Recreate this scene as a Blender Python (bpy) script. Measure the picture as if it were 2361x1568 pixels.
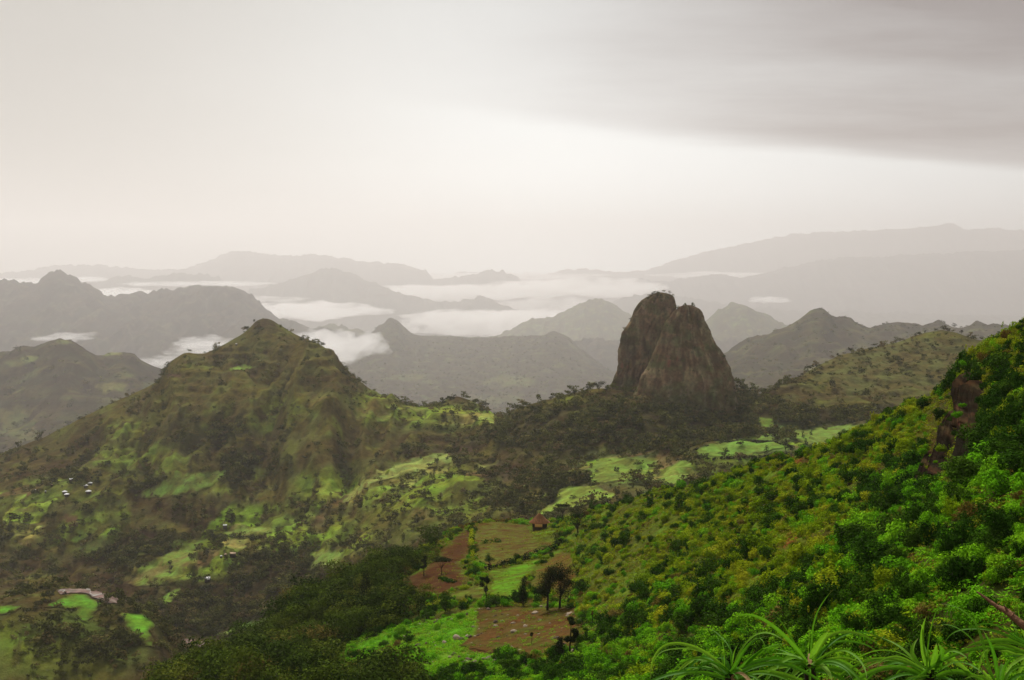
import bpy, math, random
import numpy as np
from mathutils import Vector
from mathutils.bvhtree import BVHTree
from mathutils.geometry import delaunay_2d_cdt
for o in list(bpy.data.objects): bpy.data.objects.remove(o)
random.seed(7); RNG = np.random.default_rng(7)
SC = bpy.context.scene
COL = SC.collection
R = math.radians

# ------------------------------------------------------------------ camera
CX, CY, F, HORIZON = 1180.5, 784.0, 2850.0, 620.0
PITCH = math.atan((CY - HORIZON) / F)
cam_data = bpy.data.cameras.new('camera'); cam = bpy.data.objects.new('camera', cam_data)
COL.objects.link(cam); SC.camera = cam
cam_data.sensor_width = 36.0; cam_data.lens = 36.0 * F / 2361.0
cam_data.clip_start = 0.1; cam_data.clip_end = 90000
cam.location = (0, 0, 0); cam.rotation_euler = (math.pi / 2 - PITCH, 0, 0)

# ------------------------------------------------------------------ exposure, sampling
SC.view_settings.view_transform = 'Standard'; SC.view_settings.look = 'None'
SC.view_settings.exposure = 0.0; SC.view_settings.gamma = 1.0
SC.view_settings.use_curve_mapping = False
SC.render.engine = 'CYCLES'
cy = SC.cycles
cy.use_denoising = True; cy.denoiser = 'OPENIMAGEDENOISE'; cy.denoising_input_passes = 'RGB_ALBEDO_NORMAL'; cy.denoising_prefilter = 'ACCURATE'
cy.max_bounces = 8; cy.diffuse_bounces = 2; cy.glossy_bounces = 1; cy.transmission_bounces = 2
cy.transparent_max_bounces = 8; cy.volume_bounces = 6
cy.use_adaptive_sampling = True; cy.adaptive_threshold = 0.008
cy.caustics_reflective = False; cy.caustics_refractive = False
cy.sample_clamp_indirect = 6.0

# ------------------------------------------------------------------ sky and sun
SUN_EL, SUN_AZ = R(50), R(-16)          # ahead of the camera and to its left, behind cloud
world = bpy.data.worlds.new('World'); SC.world = world; world.use_nodes = True
wn = world.node_tree; wn.nodes.clear()
class NT:
    """small helper that writes shader maths as nodes"""
    def __init__(s, tree): s.t = tree; s.n = tree.nodes; s.l = tree.links
    def node(s, typ, **kw):
        nd = s.n.new(typ)
        for k, v in kw.items(): setattr(nd, k, v)
        return nd
    def put(s, sock, v):
        if hasattr(v, 'is_output'): s.l.new(v, sock)
        else: sock.default_value = v
    def m(s, op, a, b=None, c=None, clamp=False):
        nd = s.node('ShaderNodeMath', operation=op, use_clamp=clamp)
        s.put(nd.inputs[0], a)
        if b is not None: s.put(nd.inputs[1], b)
        if c is not None: s.put(nd.inputs[2], c)
        return nd.outputs[0]
    def step(s, x, a, b):
        nd = s.node('ShaderNodeMapRange', interpolation_type='SMOOTHSTEP')
        s.put(nd.inputs['Value'], x); s.put(nd.inputs['From Min'], a); s.put(nd.inputs['From Max'], b)
        return nd.outputs[0]
    def mix(s, f, a, b, blend='MIX'):
        nd = s.node('ShaderNodeMix', data_type='RGBA', blend_type=blend)
        s.put(nd.inputs[0], f); s.put(nd.inputs[6], a); s.put(nd.inputs[7], b)
        return nd.outputs[2]
    def noise(s, vec, scale, detail=4, rough=0.55, out=0):
        nd = s.node('ShaderNodeTexNoise')
        if vec is not None: s.l.new(vec, nd.inputs['Vector'])
        nd.inputs['Scale'].default_value = scale; nd.inputs['Detail'].default_value = detail
        nd.inputs['Roughness'].default_value = rough
        return nd.outputs[out]
    def mapping(s, vec, scale, loc=(0, 0, 0)):
        nd = s.node('ShaderNodeMapping'); s.l.new(vec, nd.inputs[0])
        nd.inputs['Scale'].default_value = scale; nd.inputs['Location'].default_value = loc
        return nd.outputs[0]
    def ramp(s, f, stops):
        nd = s.node('ShaderNodeValToRGB'); s.put(nd.inputs[0], f)
        e = nd.color_ramp.elements
        while len(e) < len(stops): e.new(0.5)
        for k, (p, c) in zip(e, stops): k.position = p; k.color = (*c, 1)
        return nd.outputs[0]

w = NT(wn)
tc = w.node('ShaderNodeTexCoord')
sep = w.node('ShaderNodeSeparateXYZ'); w.l.new(tc.outputs['Generated'], sep.inputs[0])
X, Y, Z = sep.outputs
az = w.m('MULTIPLY', w.m('ARCTAN2', X, Y), 180 / math.pi)
el = w.m('MULTIPLY', w.m('ARCSINE', Z), 180 / math.pi)
# overcast deck: noise laid out on a flat cloud base overhead
zc = w.m('MAXIMUM', w.m('ADD', Z, 0.10), 0.06)
comb = w.node('ShaderNodeCombineXYZ')
w.put(comb.inputs[0], w.m('DIVIDE', X, zc)); w.put(comb.inputs[1], w.m('DIVIDE', Y, zc))
deck = comb.outputs[0]
n1 = w.noise(w.mapping(deck, (0.22, 0.22, 1), (3.1, 1.7, 0)), 1.0, 5, 0.55)
n2 = w.noise(w.mapping(deck, (0.55, 1.1, 1), (0.4, 5.2, 0)), 1.0, 5, 0.6)
# the grey rain cloud coming in from the right, and its sloping lower edge
edge = w.m('ADD', w.m('MULTIPLY', az, -0.115), 6.75)
edge = w.m('ADD', edge, w.m('MULTIPLY', w.m('SUBTRACT', n2, 0.5), 1.7))
above = w.step(w.m('SUBTRACT', el, edge), -0.30, 0.75)
side = w.step(w.m('ADD', az, w.m('MULTIPLY', w.m('SUBTRACT', n1, 0.5), 20.0)), -9.0, 21.0)
dens = w.m('ADD', 0.92, w.m('MULTIPLY', w.m('SUBTRACT', n2, 0.5), 1.35))
streak = w.step(w.m('ABSOLUTE', w.m('SUBTRACT', el, w.m('ADD', 8.3, w.m('MULTIPLY', az, -0.02)))), 2.2, 0.1)
dens = w.m('SUBTRACT', dens, w.m('MULTIPLY', streak, 0.16))
behind = w.step(w.m('ABSOLUTE', az), 120.0, 60.0)
grey = w.m('MULTIPLY', w.m('MULTIPLY', above, side), w.m('MULTIPLY', dens, w.m('ADD', 0.45, w.m('MULTIPLY', behind, 0.55))), clamp=True)
loose = w.m('MULTIPLY', w.step(n1, 0.40, 0.72), w.step(el, 4.0, 22.0))
CLOUD_PALE, CLOUD_WARM = (0.60, 0.63, 0.63, 1), (0.37, 0.36, 0.325, 1)
CLOUD_DARK = (0.12, 0.095, 0.098, 1)
leftness = w.step(w.m('ADD', az, w.m('MULTIPLY', w.m('SUBTRACT', n1, 0.5), 10.0)), 4.0, -22.0)
base = w.mix(leftness, CLOUD_PALE, CLOUD_WARM)
base = w.mix(w.m('MULTIPLY', loose, 0.30), base, (0.62, 0.57, 0.53, 1))
base = w.mix(grey, base, CLOUD_DARK)
# the sun behind the overcast: the deck is brightest low in the middle of the view
gl = w.m('ADD', w.m('POWER', w.m('DIVIDE', w.m('SUBTRACT', az, 2.0), 17.0), 2.0), w.m('POWER', w.m('DIVIDE', w.m('SUBTRACT', el, 3.0), 7.0), 2.0))
glow = w.m('MULTIPLY', w.m('EXPONENT', w.m('MULTIPLY', gl, -1.0)), w.m('SUBTRACT', 1.0, grey))
low = w.m('EXPONENT', w.m('MULTIPLY', w.m('ABSOLUTE', el), -0.16))
gain = w.m('ADD', w.m('ADD', 1.0, w.m('MULTIPLY', glow, 0.50)), w.m('MULTIPLY', w.m('MULTIPLY', low, 0.85), w.m('SUBTRACT', 1.0, w.m('MULTIPLY', leftness, 0.75))))
vs = w.node('ShaderNodeVectorMath', operation='SCALE'); w.l.new(base, vs.inputs[0]); w.l.new(gain, vs.inputs['Scale'])
base = vs.outputs[0]
sky = w.node('ShaderNodeTexSky', sky_type='NISHITA')
sky.sun_disc = False; sky.sun_elevation = SUN_EL; sky.sun_rotation = SUN_AZ
sky.air_density = 1.0; sky.dust_density = 4.0
bg_clear = w.node('ShaderNodeBackground'); w.l.new(sky.outputs[0], bg_clear.inputs[0]); bg_clear.inputs[1].default_value = 0.08
bg_cloud = w.node('ShaderNodeBackground'); w.l.new(base, bg_cloud.inputs[0]); bg_cloud.inputs[1].default_value = 1.0
ms = w.node('ShaderNodeMixShader'); ms.inputs[0].default_value = 0.94
w.l.new(bg_clear.outputs[0], ms.inputs[1]); w.l.new(bg_cloud.outputs[0], ms.inputs[2])
out = w.node('ShaderNodeOutputWorld'); w.l.new(ms.outputs[0], out.inputs[0])

sd = bpy.data.lights.new('sun', 'SUN'); sun = bpy.data.objects.new('sun', sd); COL.objects.link(sun)
sd.energy = 4.4; sd.angle = R(12); sd.color = (1.0, 0.965, 0.93)
sdir = Vector((math.sin(SUN_AZ) * math.cos(SUN_EL), math.cos(SUN_AZ) * math.cos(SUN_EL), math.sin(SUN_EL)))
sun.rotation_euler = sdir.to_track_quat('Z', 'Y').to_euler()
sun.location = sdir * 3000
HAZE_DENSITY, HAZE_G = 0.62e-4, 0.55
FAR = 1.5                                # how far back the hazy ranges stand

# ------------------------------------------------------------------ picture <-> place
SP, CP = math.sin(PITCH), math.cos(PITCH)
def at(px, py, d):
    """the point at depth d (metres along +y) seen at px, py of the 2361 x 1568 view"""
    px = np.asarray(px, float); py = np.asarray(py, float)
    u, v = px - CX, CY - py
    dy = F * CP + v * SP; dz = -F * SP + v * CP
    k = np.asarray(d, float) / dy
    return np.stack([u * k, dy * k, dz * k], -1)
def at_z(px, z, d):
    depth = d * CP - z * SP
    return np.stack([(px - CX) / F * depth, d + 0 * px, z + 0 * px], -1)
def proj(P):
    P = np.asarray(P, float)
    dep = P[..., 1] * CP - P[..., 2] * SP
    up = P[..., 1] * SP + P[..., 2] * CP
    dep = np.where(dep < 0.01, 0.01, dep)
    return CX + F * P[..., 0] / dep, CY - F * up / dep

# ------------------------------------------------------------------ noise
_PERM = np.random.default_rng(11).permutation(1024)
def _h(ix, iy, s): return _PERM[(ix + _PERM[(iy + s * 71) & 1023]) & 1023]
def gnoise(x, y, s=0):
    ix, iy = np.floor(x).astype(np.int64), np.floor(y).astype(np.int64)
    fx, fy = x - ix, y - iy
    ux, uy = fx * fx * fx * (fx * (fx * 6 - 15) + 10), fy * fy * fy * (fy * (fy * 6 - 15) + 10)
    def g(a, b):
        t = _h((ix + a) & 1023, (iy + b) & 1023, s) * (2 * math.pi / 1024)
        return np.cos(t) * (fx - a) + np.sin(t) * (fy - b)
    n0 = g(0, 0) * (1 - ux) + g(1, 0) * ux
    n1_ = g(0, 1) * (1 - ux) + g(1, 1) * ux
    return (n0 * (1 - uy) + n1_ * uy) * 1.5
def fbm(x, y, octv=4, s=0, gain=0.5):
    a, t, f = 1.0, 0.0, 1.0
    for o in range(octv):
        t = t + a * gnoise(x * f + 17.3 * o, y * f - 9.1 * o, s + o); a *= gain; f *= 2.03
    return t
def ridged(x, y, octv=3, s=0):
    a, t, f = 1.0, 0.0, 1.0
    for o in range(octv):
        t = t + a * (1 - 2 * np.abs(gnoise(x * f + 5.7 * o, y * f + 3.3 * o, s + o))); a *= 0.5; f *= 2.0
    return t
def smooth(a, sig):
    if sig <= 0: return a
    k = np.arange(-int(3 * sig) - 1, int(3 * sig) + 2); g = np.exp(-0.5 * (k / sig) ** 2); g /= g.sum()
    p = len(k) // 2
    return np.convolve(np.pad(a, p, mode='edge'), g, 'valid')
def sstep(x, a, b):
    t = np.clip((x - a) / (b - a), 0, 1); return t * t * (3 - 2 * t)

def cells(x, y, sx, sy, s=0):
    """jittered cells: (random number of the cell, distance to its border in cell units)"""
    gx, gy = x / sx, y / sy
    ix, iy = np.floor(gx).astype(np.int64), np.floor(gy).astype(np.int64)
    d1 = np.full(gx.shape, 9.0); d2 = d1.copy(); cid = np.zeros(gx.shape)
    for a in (-1, 0, 1):
        for b in (-1, 0, 1):
            h1 = _h((ix + a) & 1023, (iy + b) & 1023, s) / 1024; h2 = _h((ix + a) & 1023, (iy + b) & 1023, s + 3) / 1024
            dd = np.maximum(np.abs(gx - ix - a - .15 - .7 * h1), .9 * np.abs(gy - iy - b - .15 - .7 * h2)) + .25 * np.hypot(gx - ix - a - .15 - .7 * h1, gy - iy - b - .15 - .7 * h2)
            new = dd < d1
            d2 = np.where(new, d1, np.minimum(d2, dd)); cid = np.where(new, (h1 * 7.13 + h2 * 3.71) % 1.0, cid); d1 = np.where(new, dd, d1)
    return cid, d2 - d1

# ------------------------------------------------------------------ naming
def tag(o, label=None, cat=None, group=None, kind=None):
    if label: o['label'] = label
    if cat: o['category'] = cat
    if group: o['group'] = group
    if kind: o['kind'] = kind
    return o
def mesh_np(name, V, faces, mat=None, smooth_shade=False, parent=None, quads=True):
    me = bpy.data.meshes.new(name)
    V = np.asarray(V, np.float32); Fa = np.asarray(faces, np.int32)
    n = Fa.shape[1]
    me.vertices.add(len(V)); me.vertices.foreach_set('co', V.ravel())
    me.loops.add(Fa.size); me.loops.foreach_set('vertex_index', Fa.ravel())
    me.polygons.add(len(Fa))
    me.polygons.foreach_set('loop_start', np.arange(0, Fa.size, n, dtype=np.int32))
    me.polygons.foreach_set('loop_total', np.full(len(Fa), n, np.int32))
    if smooth_shade: me.polygons.foreach_set('use_smooth', np.ones(len(Fa), bool))
    me.update(calc_edges=True)
    if mat: me.materials.append(mat)
    return me
def link(name, me, parent=None, loc=None):
    o = bpy.data.objects.new(name, me); COL.objects.link(o)
    if parent is not None: o.parent = parent
    if loc is not None: o.location = loc
    return o
def add_color(me, name, C):
    a = me.attributes.new(name, 'FLOAT_COLOR', 'POINT')
    C4 = np.ones((len(C), 4), np.float32); C4[:, :3] = C
    a.data.foreach_set('color', C4.ravel())

# ------------------------------------------------------------------ materials
def new_mat(name):
    m = bpy.data.materials.new(name); m.use_nodes = True; m.node_tree.nodes.clear()
    n = NT(m.node_tree)
    o = n.node('ShaderNodeOutputMaterial'); b = n.node('ShaderNodeBsdfPrincipled')
    n.l.new(b.outputs[0], o.inputs[0])
    b.inputs['Roughness'].default_value = 0.9
    b.inputs['Specular IOR Level'].default_value = 0.0
    return m, n, b, o
def ground_mat(name, grain, bump_h, contrast=0.5, furrow=0):
    """land cover from the mesh, broken up by grain at several sizes (grain in metres)"""
    m, n, b, o = new_mat(name)
    at_ = n.node('ShaderNodeAttribute', attribute_name='cover')
    geo = n.node('ShaderNodeNewGeometry')
    pos = geo.outputs['Position']
    a = n.noise(pos, 1.0 / grain, 6, 0.68)
    c = n.noise(pos, 0.28 / grain, 4, 0.6)
    f = n.m('ADD', n.m('MULTIPLY', n.m('SUBTRACT', a, 0.5), 2.4 * contrast), n.m('MULTIPLY', n.m('SUBTRACT', c, 0.5), 1.6 * contrast))
    if furrow:                                       # ploughed rows
        wv = n.node('ShaderNodeTexWave', wave_type='BANDS', bands_direction='DIAGONAL'); n.l.new(pos, wv.inputs['Vector'])
        wv.inputs['Scale'].default_value = .32 / furrow; wv.inputs['Distortion'].default_value = 7.0; wv.inputs['Detail'].default_value = 2; wv.inputs['Detail Scale'].default_value = .3
        f = n.m('ADD', f, n.m('MULTIPLY', n.m('SUBTRACT', wv.outputs['Fac'], .5), .16))
    f = n.m('MAXIMUM', n.m('ADD', 1.0, f), 0.25)
    hue = n.mix(n.step(c, 0.4, 0.62), (1.10, 0.96, 0.9, 1), (0.93, 1.06, 0.95, 1))
    col = n.mix(1.0, at_.outputs['Color'], hue, 'MULTIPLY')
    vm = n.node('ShaderNodeVectorMath', operation='SCALE'); n.l.new(col, vm.inputs[0]); n.l.new(f, vm.inputs['Scale'])
    n.l.new(vm.outputs[0], b.inputs['Base Color'])
    bp = n.node('ShaderNodeBump'); bp.inputs['Strength'].default_value = 0.9; bp.inputs['Distance'].default_value = bump_h
    n.l.new(a, bp.inputs['Height']); n.l.new(bp.outputs[0], b.inputs['Normal'])
    return m

# ------------------------------------------------------------------ terrain sheets
STEP = 4.5
PXS = np.arange(-360, 3400, STEP)
def line(pts, sig=0.0, k=1.0):
    """pts: (px, py, depth) -> points over all columns; py >= 3000 means z = 3000 - py metres"""
    P = np.array([(p[0], p[1], p[2] * (k * FAR if k != 1.0 else 1.0)) for p in pts], float)
    zmode = P[:, 1] >= 3000
    d = smooth(np.interp(PXS, P[:, 0], P[:, 2]), max(sig, 6 / STEP) * 1.5)
    if zmode.all():
        z = smooth(np.interp(PXS, P[:, 0], 3000 - P[:, 1]), sig)
        return at_z(PXS, z, d)
    y = smooth(np.interp(PXS, P[:, 0], P[:, 1]), sig)
    return at(PXS, y, d)
def Zv(z): return 3000 - z
def pchip(keys, counts):
    """keys: list of (ncol,3) -> rows between them, monotone cubic in depth and height"""
    K = np.stack(keys)                       # nk, ncol, 3
    dl = K[1:] - K[:-1]
    m = np.zeros_like(K)
    a, b = dl[:-1], dl[1:]
    same = (a * b) > 0
    with np.errstate(all='ignore'):
        hm = 2 * a * b / (a + b)
    m[1:-1] = np.where(same, hm, 0); m[0] = dl[0]; m[-1] = dl[-1]
    rows, ts = [], []
    for i, c in enumerate(counts):
        for j in range(c + (1 if i == len(counts) - 1 else 0)):
            t = j / c
            h00, h10 = 2 * t**3 - 3 * t**2 + 1, t**3 - 2 * t**2 + t
            h01, h11 = -2 * t**3 + 3 * t**2, t**3 - t**2
            rows.append(h00 * K[i] + h10 * m[i] + h01 * K[i + 1] + h11 * m[i + 1]); ts.append(i + t)
    return np.stack(rows), np.array(ts)
SHEETS = {}
def sheet(name, keys, counts, disp, mat, label, cover, post=None, tkeys=None):
    G, ts = pchip(keys, counts)
    nr, nc = G.shape[:2]
    if tkeys: ts = np.interp(ts, np.arange(len(tkeys)), tkeys)
    T = np.repeat(ts[:, None], nc, 1)
    G[..., 2] += disp(G[..., 0], G[..., 1], T)
    if post: G[..., 2] += post(G, T)
    idx = np.arange(nr * nc).reshape(nr, nc)
    Q = np.stack([idx[:-1, :-1], idx[:-1, 1:], idx[1:, 1:], idx[1:, :-1]], -1).reshape(-1, 4)
    V = G.reshape(-1, 3)
    me = mesh_np(name, V, Q, mat, True)
    px, py = proj(V)
    add_color(me, 'cover', cover(px, py, V, T.ravel()))
    o = link(name, me); tag(o, label, None, None, 'structure')
    SHEETS[name] = dict(V=V, Q=Q, px=px, py=py, T=T.ravel(), obj=o)
    return o

# ================================================================== large structure: terrain
def C3(*c): return np.array(c, float)
SCRUB = C3(.062, .046, .018); SCRUB2 = C3(.100, .092, .022); DARKWOOD = C3(.034, .030, .012)
GRASS = C3(.175, .235, .024); BRIGHT = C3(.20, .27, .045); SOIL = C3(.085, .045, .027); PALE = C3(.17, .18, .07)
def mixc(a, b, f): f = np.clip(f, 0, 1)[:, None]; return a * (1 - f) + b * f
def blob(C, px, py, cx, cyy, rx, ry, col, wgt, seed, wob=0.6):
    q = np.sqrt(((px - cx) / rx) ** 2 + ((py - cyy) / ry) ** 2) + wob * fbm(px / 38, py / 22, 3, seed)
    return mixc(C, col, wgt * sstep(q, 1.25, 0.6))

# ---- near hillside: falls away below the ledge, climbs to the right, terrace on the left
near_bottom = line([(-360,1900,330),(300,1680,300),(430,1568,268),(600,1568,225),(700,1568,205),(1000,1568,168),(1300,1568,140),(1500,1568,104),(1800,1568,68),(2100,1568,51),(2361,1568,43),(2722,1568,36),(3400,1568,29)], 6)
near_crest_pts = [(-360,2000,360),(300,1700,330),(430,1578,300),(500,1532,292),(560,1492,290),(620,1455,290),(690,1405,292),(750,1368,298),(800,1350,303),(850,1325,312),(900,1305,322),(945,1288,335),(975,1262,345),(1005,1242,352),(1040,1226,366),(1070,1216,376),(1110,1208,383),(1160,1203,386),(1210,1205,385),(1250,1204,380),(1300,1200,372),(1345,1186,352),(1390,1172,332),(1440,1158,312),(1500,1143,292),(1570,1128,272),(1650,1109,252),(1720,1088,238),(1780,1068,226),(1850,1051,212),(1920,1026,200),(2000,992,190),(2080,962,181),(2150,934,172),(2185,908,160),(2212,876,146),(2240,850,136),(2270,832,130),(2300,812,125),(2335,790,120),(2361,775,116),(2440,735,108),(2722,640,92),(3400,470,84)]
near_crest = line(near_crest_pts, 1.2)
near_mid = 0.52 * near_bottom + 0.48 * near_crest; near_mid[:, 2] -= 1.2
cd = near_crest[:, 1]
def behind(P, dd, dz): Q_ = P.copy(); s = (P[:, 1] + dd) / P[:, 1]; Q_[:, 0] *= s; Q_[:, 1] *= s; Q_[:, 2] = P[:, 2] + dz; return Q_
near_top = line([(-360, Zv(-9.0), 14), (3400, Zv(-6.0), 13)])
near_edge = line([(-360, Zv(-2.35), 5.4), (2722, Zv(-2.3), 5.4)])
back1 = behind(near_crest, 14, -4.0); back2 = behind(near_crest, 90, -62)
def near_disp(x, y, t):
    far = np.clip((y - 8) / 60, 0, 1)
    d = 2.1 * fbm(x / 34, y / 34, 4, 3) + 0.55 * fbm(x / 6.5, y / 6.5, 3, 9)
    px_, _ = proj(np.stack([x, y, 0 * x - 40], -1))
    terr = sstep(px_, 820, 980) * sstep(px_, 1520, 1330)
    d = d * (1 - 0.62 * terr)
    crest_calm = np.exp(-((t - 4.0) / 0.12) ** 2)
    return d * far * (1 - 0.55 * crest_calm)
def tf(pts, ox, oy, s): return [(ox + a * s, oy + b * s) for a, b in pts]
G4 = (749.3, 1031.8, .342)
GRASSY = tf([(1050,1080),(860,1130),(560,1200),(330,1260),(180,1330),(80,1430),(60,1568),(1000,1568),(1250,1568),(1150,1400),(900,1350),(1000,1240)], *G4)
ROCKY = tf([(1030,1090),(1300,1075),(1700,1080),(1740,1200),(1720,1330),(1540,1420),(1150,1400),(900,1350),(990,1240)], *G4)
def inpoly(px, py, poly):
    P = np.asarray(poly, float); ins = np.zeros(px.shape, bool); j = len(P) - 1
    for i in range(len(P)):
        xi, yi, xj, yj = P[i, 0], P[i, 1], P[j, 0], P[j, 1]
        if yi != yj:
            ins ^= ((yi > py) != (yj > py)) & (px < (xj - xi) * (py - yi) / (yj - yi) + xi)
        j = i
    return ins
def near_cover(px, py, V, T):
    n = fbm(V[:, 0] / 9, V[:, 1] / 9, 4, 31); n2_ = fbm(V[:, 0] / 30, V[:, 1] / 30, 3, 41)
    C = mixc(np.tile(C3(.075, .082, .014), (len(px), 1)), C3(.095, .150, .014), sstep(n, -.1, .5))
    C = mixc(C, C3(.085, .042, .014), sstep(n2_ + .5 * n, .22, .75) * .8)
    lush = np.clip(sstep(px + 130 * n2_, 1830, 2120) * sstep(py, 1000, 1130) + sstep(py + 40 * n2_, 1330, 1480) * .9, 0, 1)
    C = mixc(C, C3(.035, .030, .010), lush * .8)  # soil under the lush bushes darkened to paint shade into the gaps
    wx, wy = px + 10 * n, py + 6 * n
    wood = sstep(wx, 905, 820) * sstep(wy, 1250, 1320)
    C = mixc(C, C3(.035, .040, .012), wood)
    C = mixc(C, mixc(np.tile(C3(.085, .215, .012), (len(px), 1)), C3(.13, .16, .02), sstep(n2_, 0, .6)), inpoly(wx, wy, GRASSY) * 1.0)
    C = mixc(C, C3(.085, .047, .018), inpoly(wx, wy, ROCKY) * sstep(n, .5, -.35) * .9)
    for (a, b, rx, ry, wgt) in [(1832,1062,20,9,1),(1828,1234,16,14,1),(1815,1252,26,10,.8),(1715,1172,22,9,.8),(2345,1300,16,10,.7),(1768,1222,20,9,.5),(1560,1260,30,8,.4),(2000,1500,20,16,.6),(1690,1115,14,5,.6)]:
        C = blob(C, px, py, a, b, rx, ry, C3(.20, .055, .022), wgt, 51)
    rock = sstep(px + 18 * n, 2125, 2180) * sstep(px, 2290, 2210) * sstep(py, 850, 890) * sstep(py, 1130, 1080)
    C = mixc(C, C3(.05, .038, .022), rock * .9)
    return C
M_NEAR = ground_mat('hillside_cover', 1.6, 0.35, 0.62)
sheet('near_hillside', [near_edge, near_top, near_bottom, near_mid, near_crest, back1, back2],
      [6, 10, 70, 80, 8, 8], near_disp, M_NEAR, 'green bushy hillside climbing to the right with a farmed terrace on its left', near_cover)

# ---- ledge under the camera, where the long-leaved plants grow
lx = np.linspace(-9, 12, 64); ly = np.linspace(-4, 5.45, 34)
LX, LY = np.meshgrid(lx, ly)
LZ = -2.05 - 0.30 * sstep(LY, 4.6, 5.45) - 0.35 * sstep(LY, 2.5, -1) * 0 + 0.05 * fbm(LX / .8, LY / .8, 4, 5)
ids = np.arange(LX.size).reshape(LX.shape)
me = mesh_np('ledge', np.stack([LX, LY, LZ], -1).reshape(-1, 3), np.stack([ids[:-1, :-1], ids[:-1, 1:], ids[1:, 1:], ids[1:, :-1]], -1).reshape(-1, 4), M_NEAR, True)
add_color(me, 'cover', np.tile(C3(.06, .05, .02), (LX.size, 1)))
tag(link('ledge', me), 'grassy ledge at the viewpoint', None, None, 'structure')

# ---- valley, the left mountain, the saddle under the rock, the dark hill on the right
b0 = line([(-360, Zv(-215), 430), (400, Zv(-215), 430), (700, Zv(-220), 430), (1100, Zv(-190), 470), (1400, Zv(-160), 470), (1900, Zv(-130), 420), (2722, Zv(-110), 330)], 8)
b1 = line([(-360,1400,590),(0,1398,590),(60,1388,590),(110,1376,600),(160,1371,605),(200,1374,605),(250,1388,600),(290,1408,595),(330,1420,590),(362,1440,585),(385,1482,580),(420,1535,575),(450,1568,575),(520,1600,580),(760,1560,570),(1000,1420,570),(1250,1260,570),(1400,1230,560),(1700,1140,540),(2000,1080,560),(2722,1000,560)], 2.5)
b1b = line([(-360,1398,700),(0,1402,710),(200,1400,715),(300,1425,700),(380,1490,680),(430,1530,670),(520,1545,665),(760,1500,650),(1000,1390,640),(1250,1230,610),(1400,1200,590),(1700,1120,600),(2000,1040,700),(2722,960,700)], 4)
b2 = line([(-360,1362,905),(0,1362,900),(200,1362,890),(300,1388,850),(400,1440,800),(480,1478,770),(600,1470,750),(760,1400,725),(900,1330,700),(1100,1230,690),(1250,1195,655),(1400,1165,625),(1600,1120,620),(1850,1055,690),(2000,1008,800),(2200,965,850),(2722,900,850)], 6)
b3 = line([(-360,1160,1080),(0,1140,1050),(200,1125,1030),(400,1150,990),(600,1180,950),(700,1185,920),(780,1163,900),(830,1128,905),(870,1100,915),(930,1072,930),(1000,1050,945),(1060,1030,950),(1110,1040,920),(1170,1075,860),(1250,1095,790),(1330,1065,790),(1400,1040,800),(1600,1005,850),(1750,980,880),(2000,982,900),(2200,955,920),(2722,890,900)], 3)
b4 = line([(-360,1155,1150),(0,1085,1150),(150,1050,1150),(250,1010,1150),(330,960,1160),(372,893,1180),(420,872,1180),(500,862,1180),(560,856,1180),(610,857,1180),(645,853,1165),(675,833,1155),(705,823,1150),(740,822,1150),(765,828,1150),(790,850,1145),(830,892,1130),(890,935,1100),(960,955,1070),(1040,950,1060),(1100,960,1030),(1160,985,960),(1250,985,900),(1390,945,890),(1600,950,900),(1740,940,930),(1850,930,960),(1950,905,985),(2100,880,1020),(2361,850,1040),(2722,800,1000)], 2)
b5 = line([(-360,1150,1210),(0,1048,1220),(100,1010,1225),(205,957,1230),(246,936,1235),(310,908,1245),(350,888,1250),(370,874,1255),(378,855,1257),(390,838,1260),(400,829,1260),(415,820,1260),(430,813,1260),(460,816,1262),(475,815,1265),(500,803,1270),(530,787,1275),(560,770,1280),(575,757,1282),(586,744,1284),(594,738,1284),(606,734,1284),(618,735,1284),(632,740,1284),(642,748,1282),(665,762,1280),(700,780,1275),(728,790,1270),(745,799,1268),(755,810,1262),(765,824,1255),(780,842,1248),(800,862,1240),(850,895,1215),(890,915,1195),(930,930,1175),(965,940,1160),(985,933,1150),(1010,931,1145),(1040,917,1140),(1055,913,1140),(1080,923,1130),(1130,946,1105),(1150,965,1085),(1168,957,1010),(1200,940,985),(1250,925,970),(1300,912,960),(1345,902,950),(1390,895,945),(1450,905,940),(1600,905,945),(1700,898,960),(1728,905,970),(1748,910,985),(1760,905,1000),(1800,887,1040),(1850,866,1075),(1890,842,1100),(1930,822,1120),(2000,804,1145),(2045,796,1160),(2080,786,1175),(2105,776,1185),(2130,768,1190),(2170,761,1195),(2205,767,1195),(2235,778,1190),(2262,786,1180),(2290,778,1175),(2320,768,1170),(2361,754,1165),(2722,690,1100)], 0.9)
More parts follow.
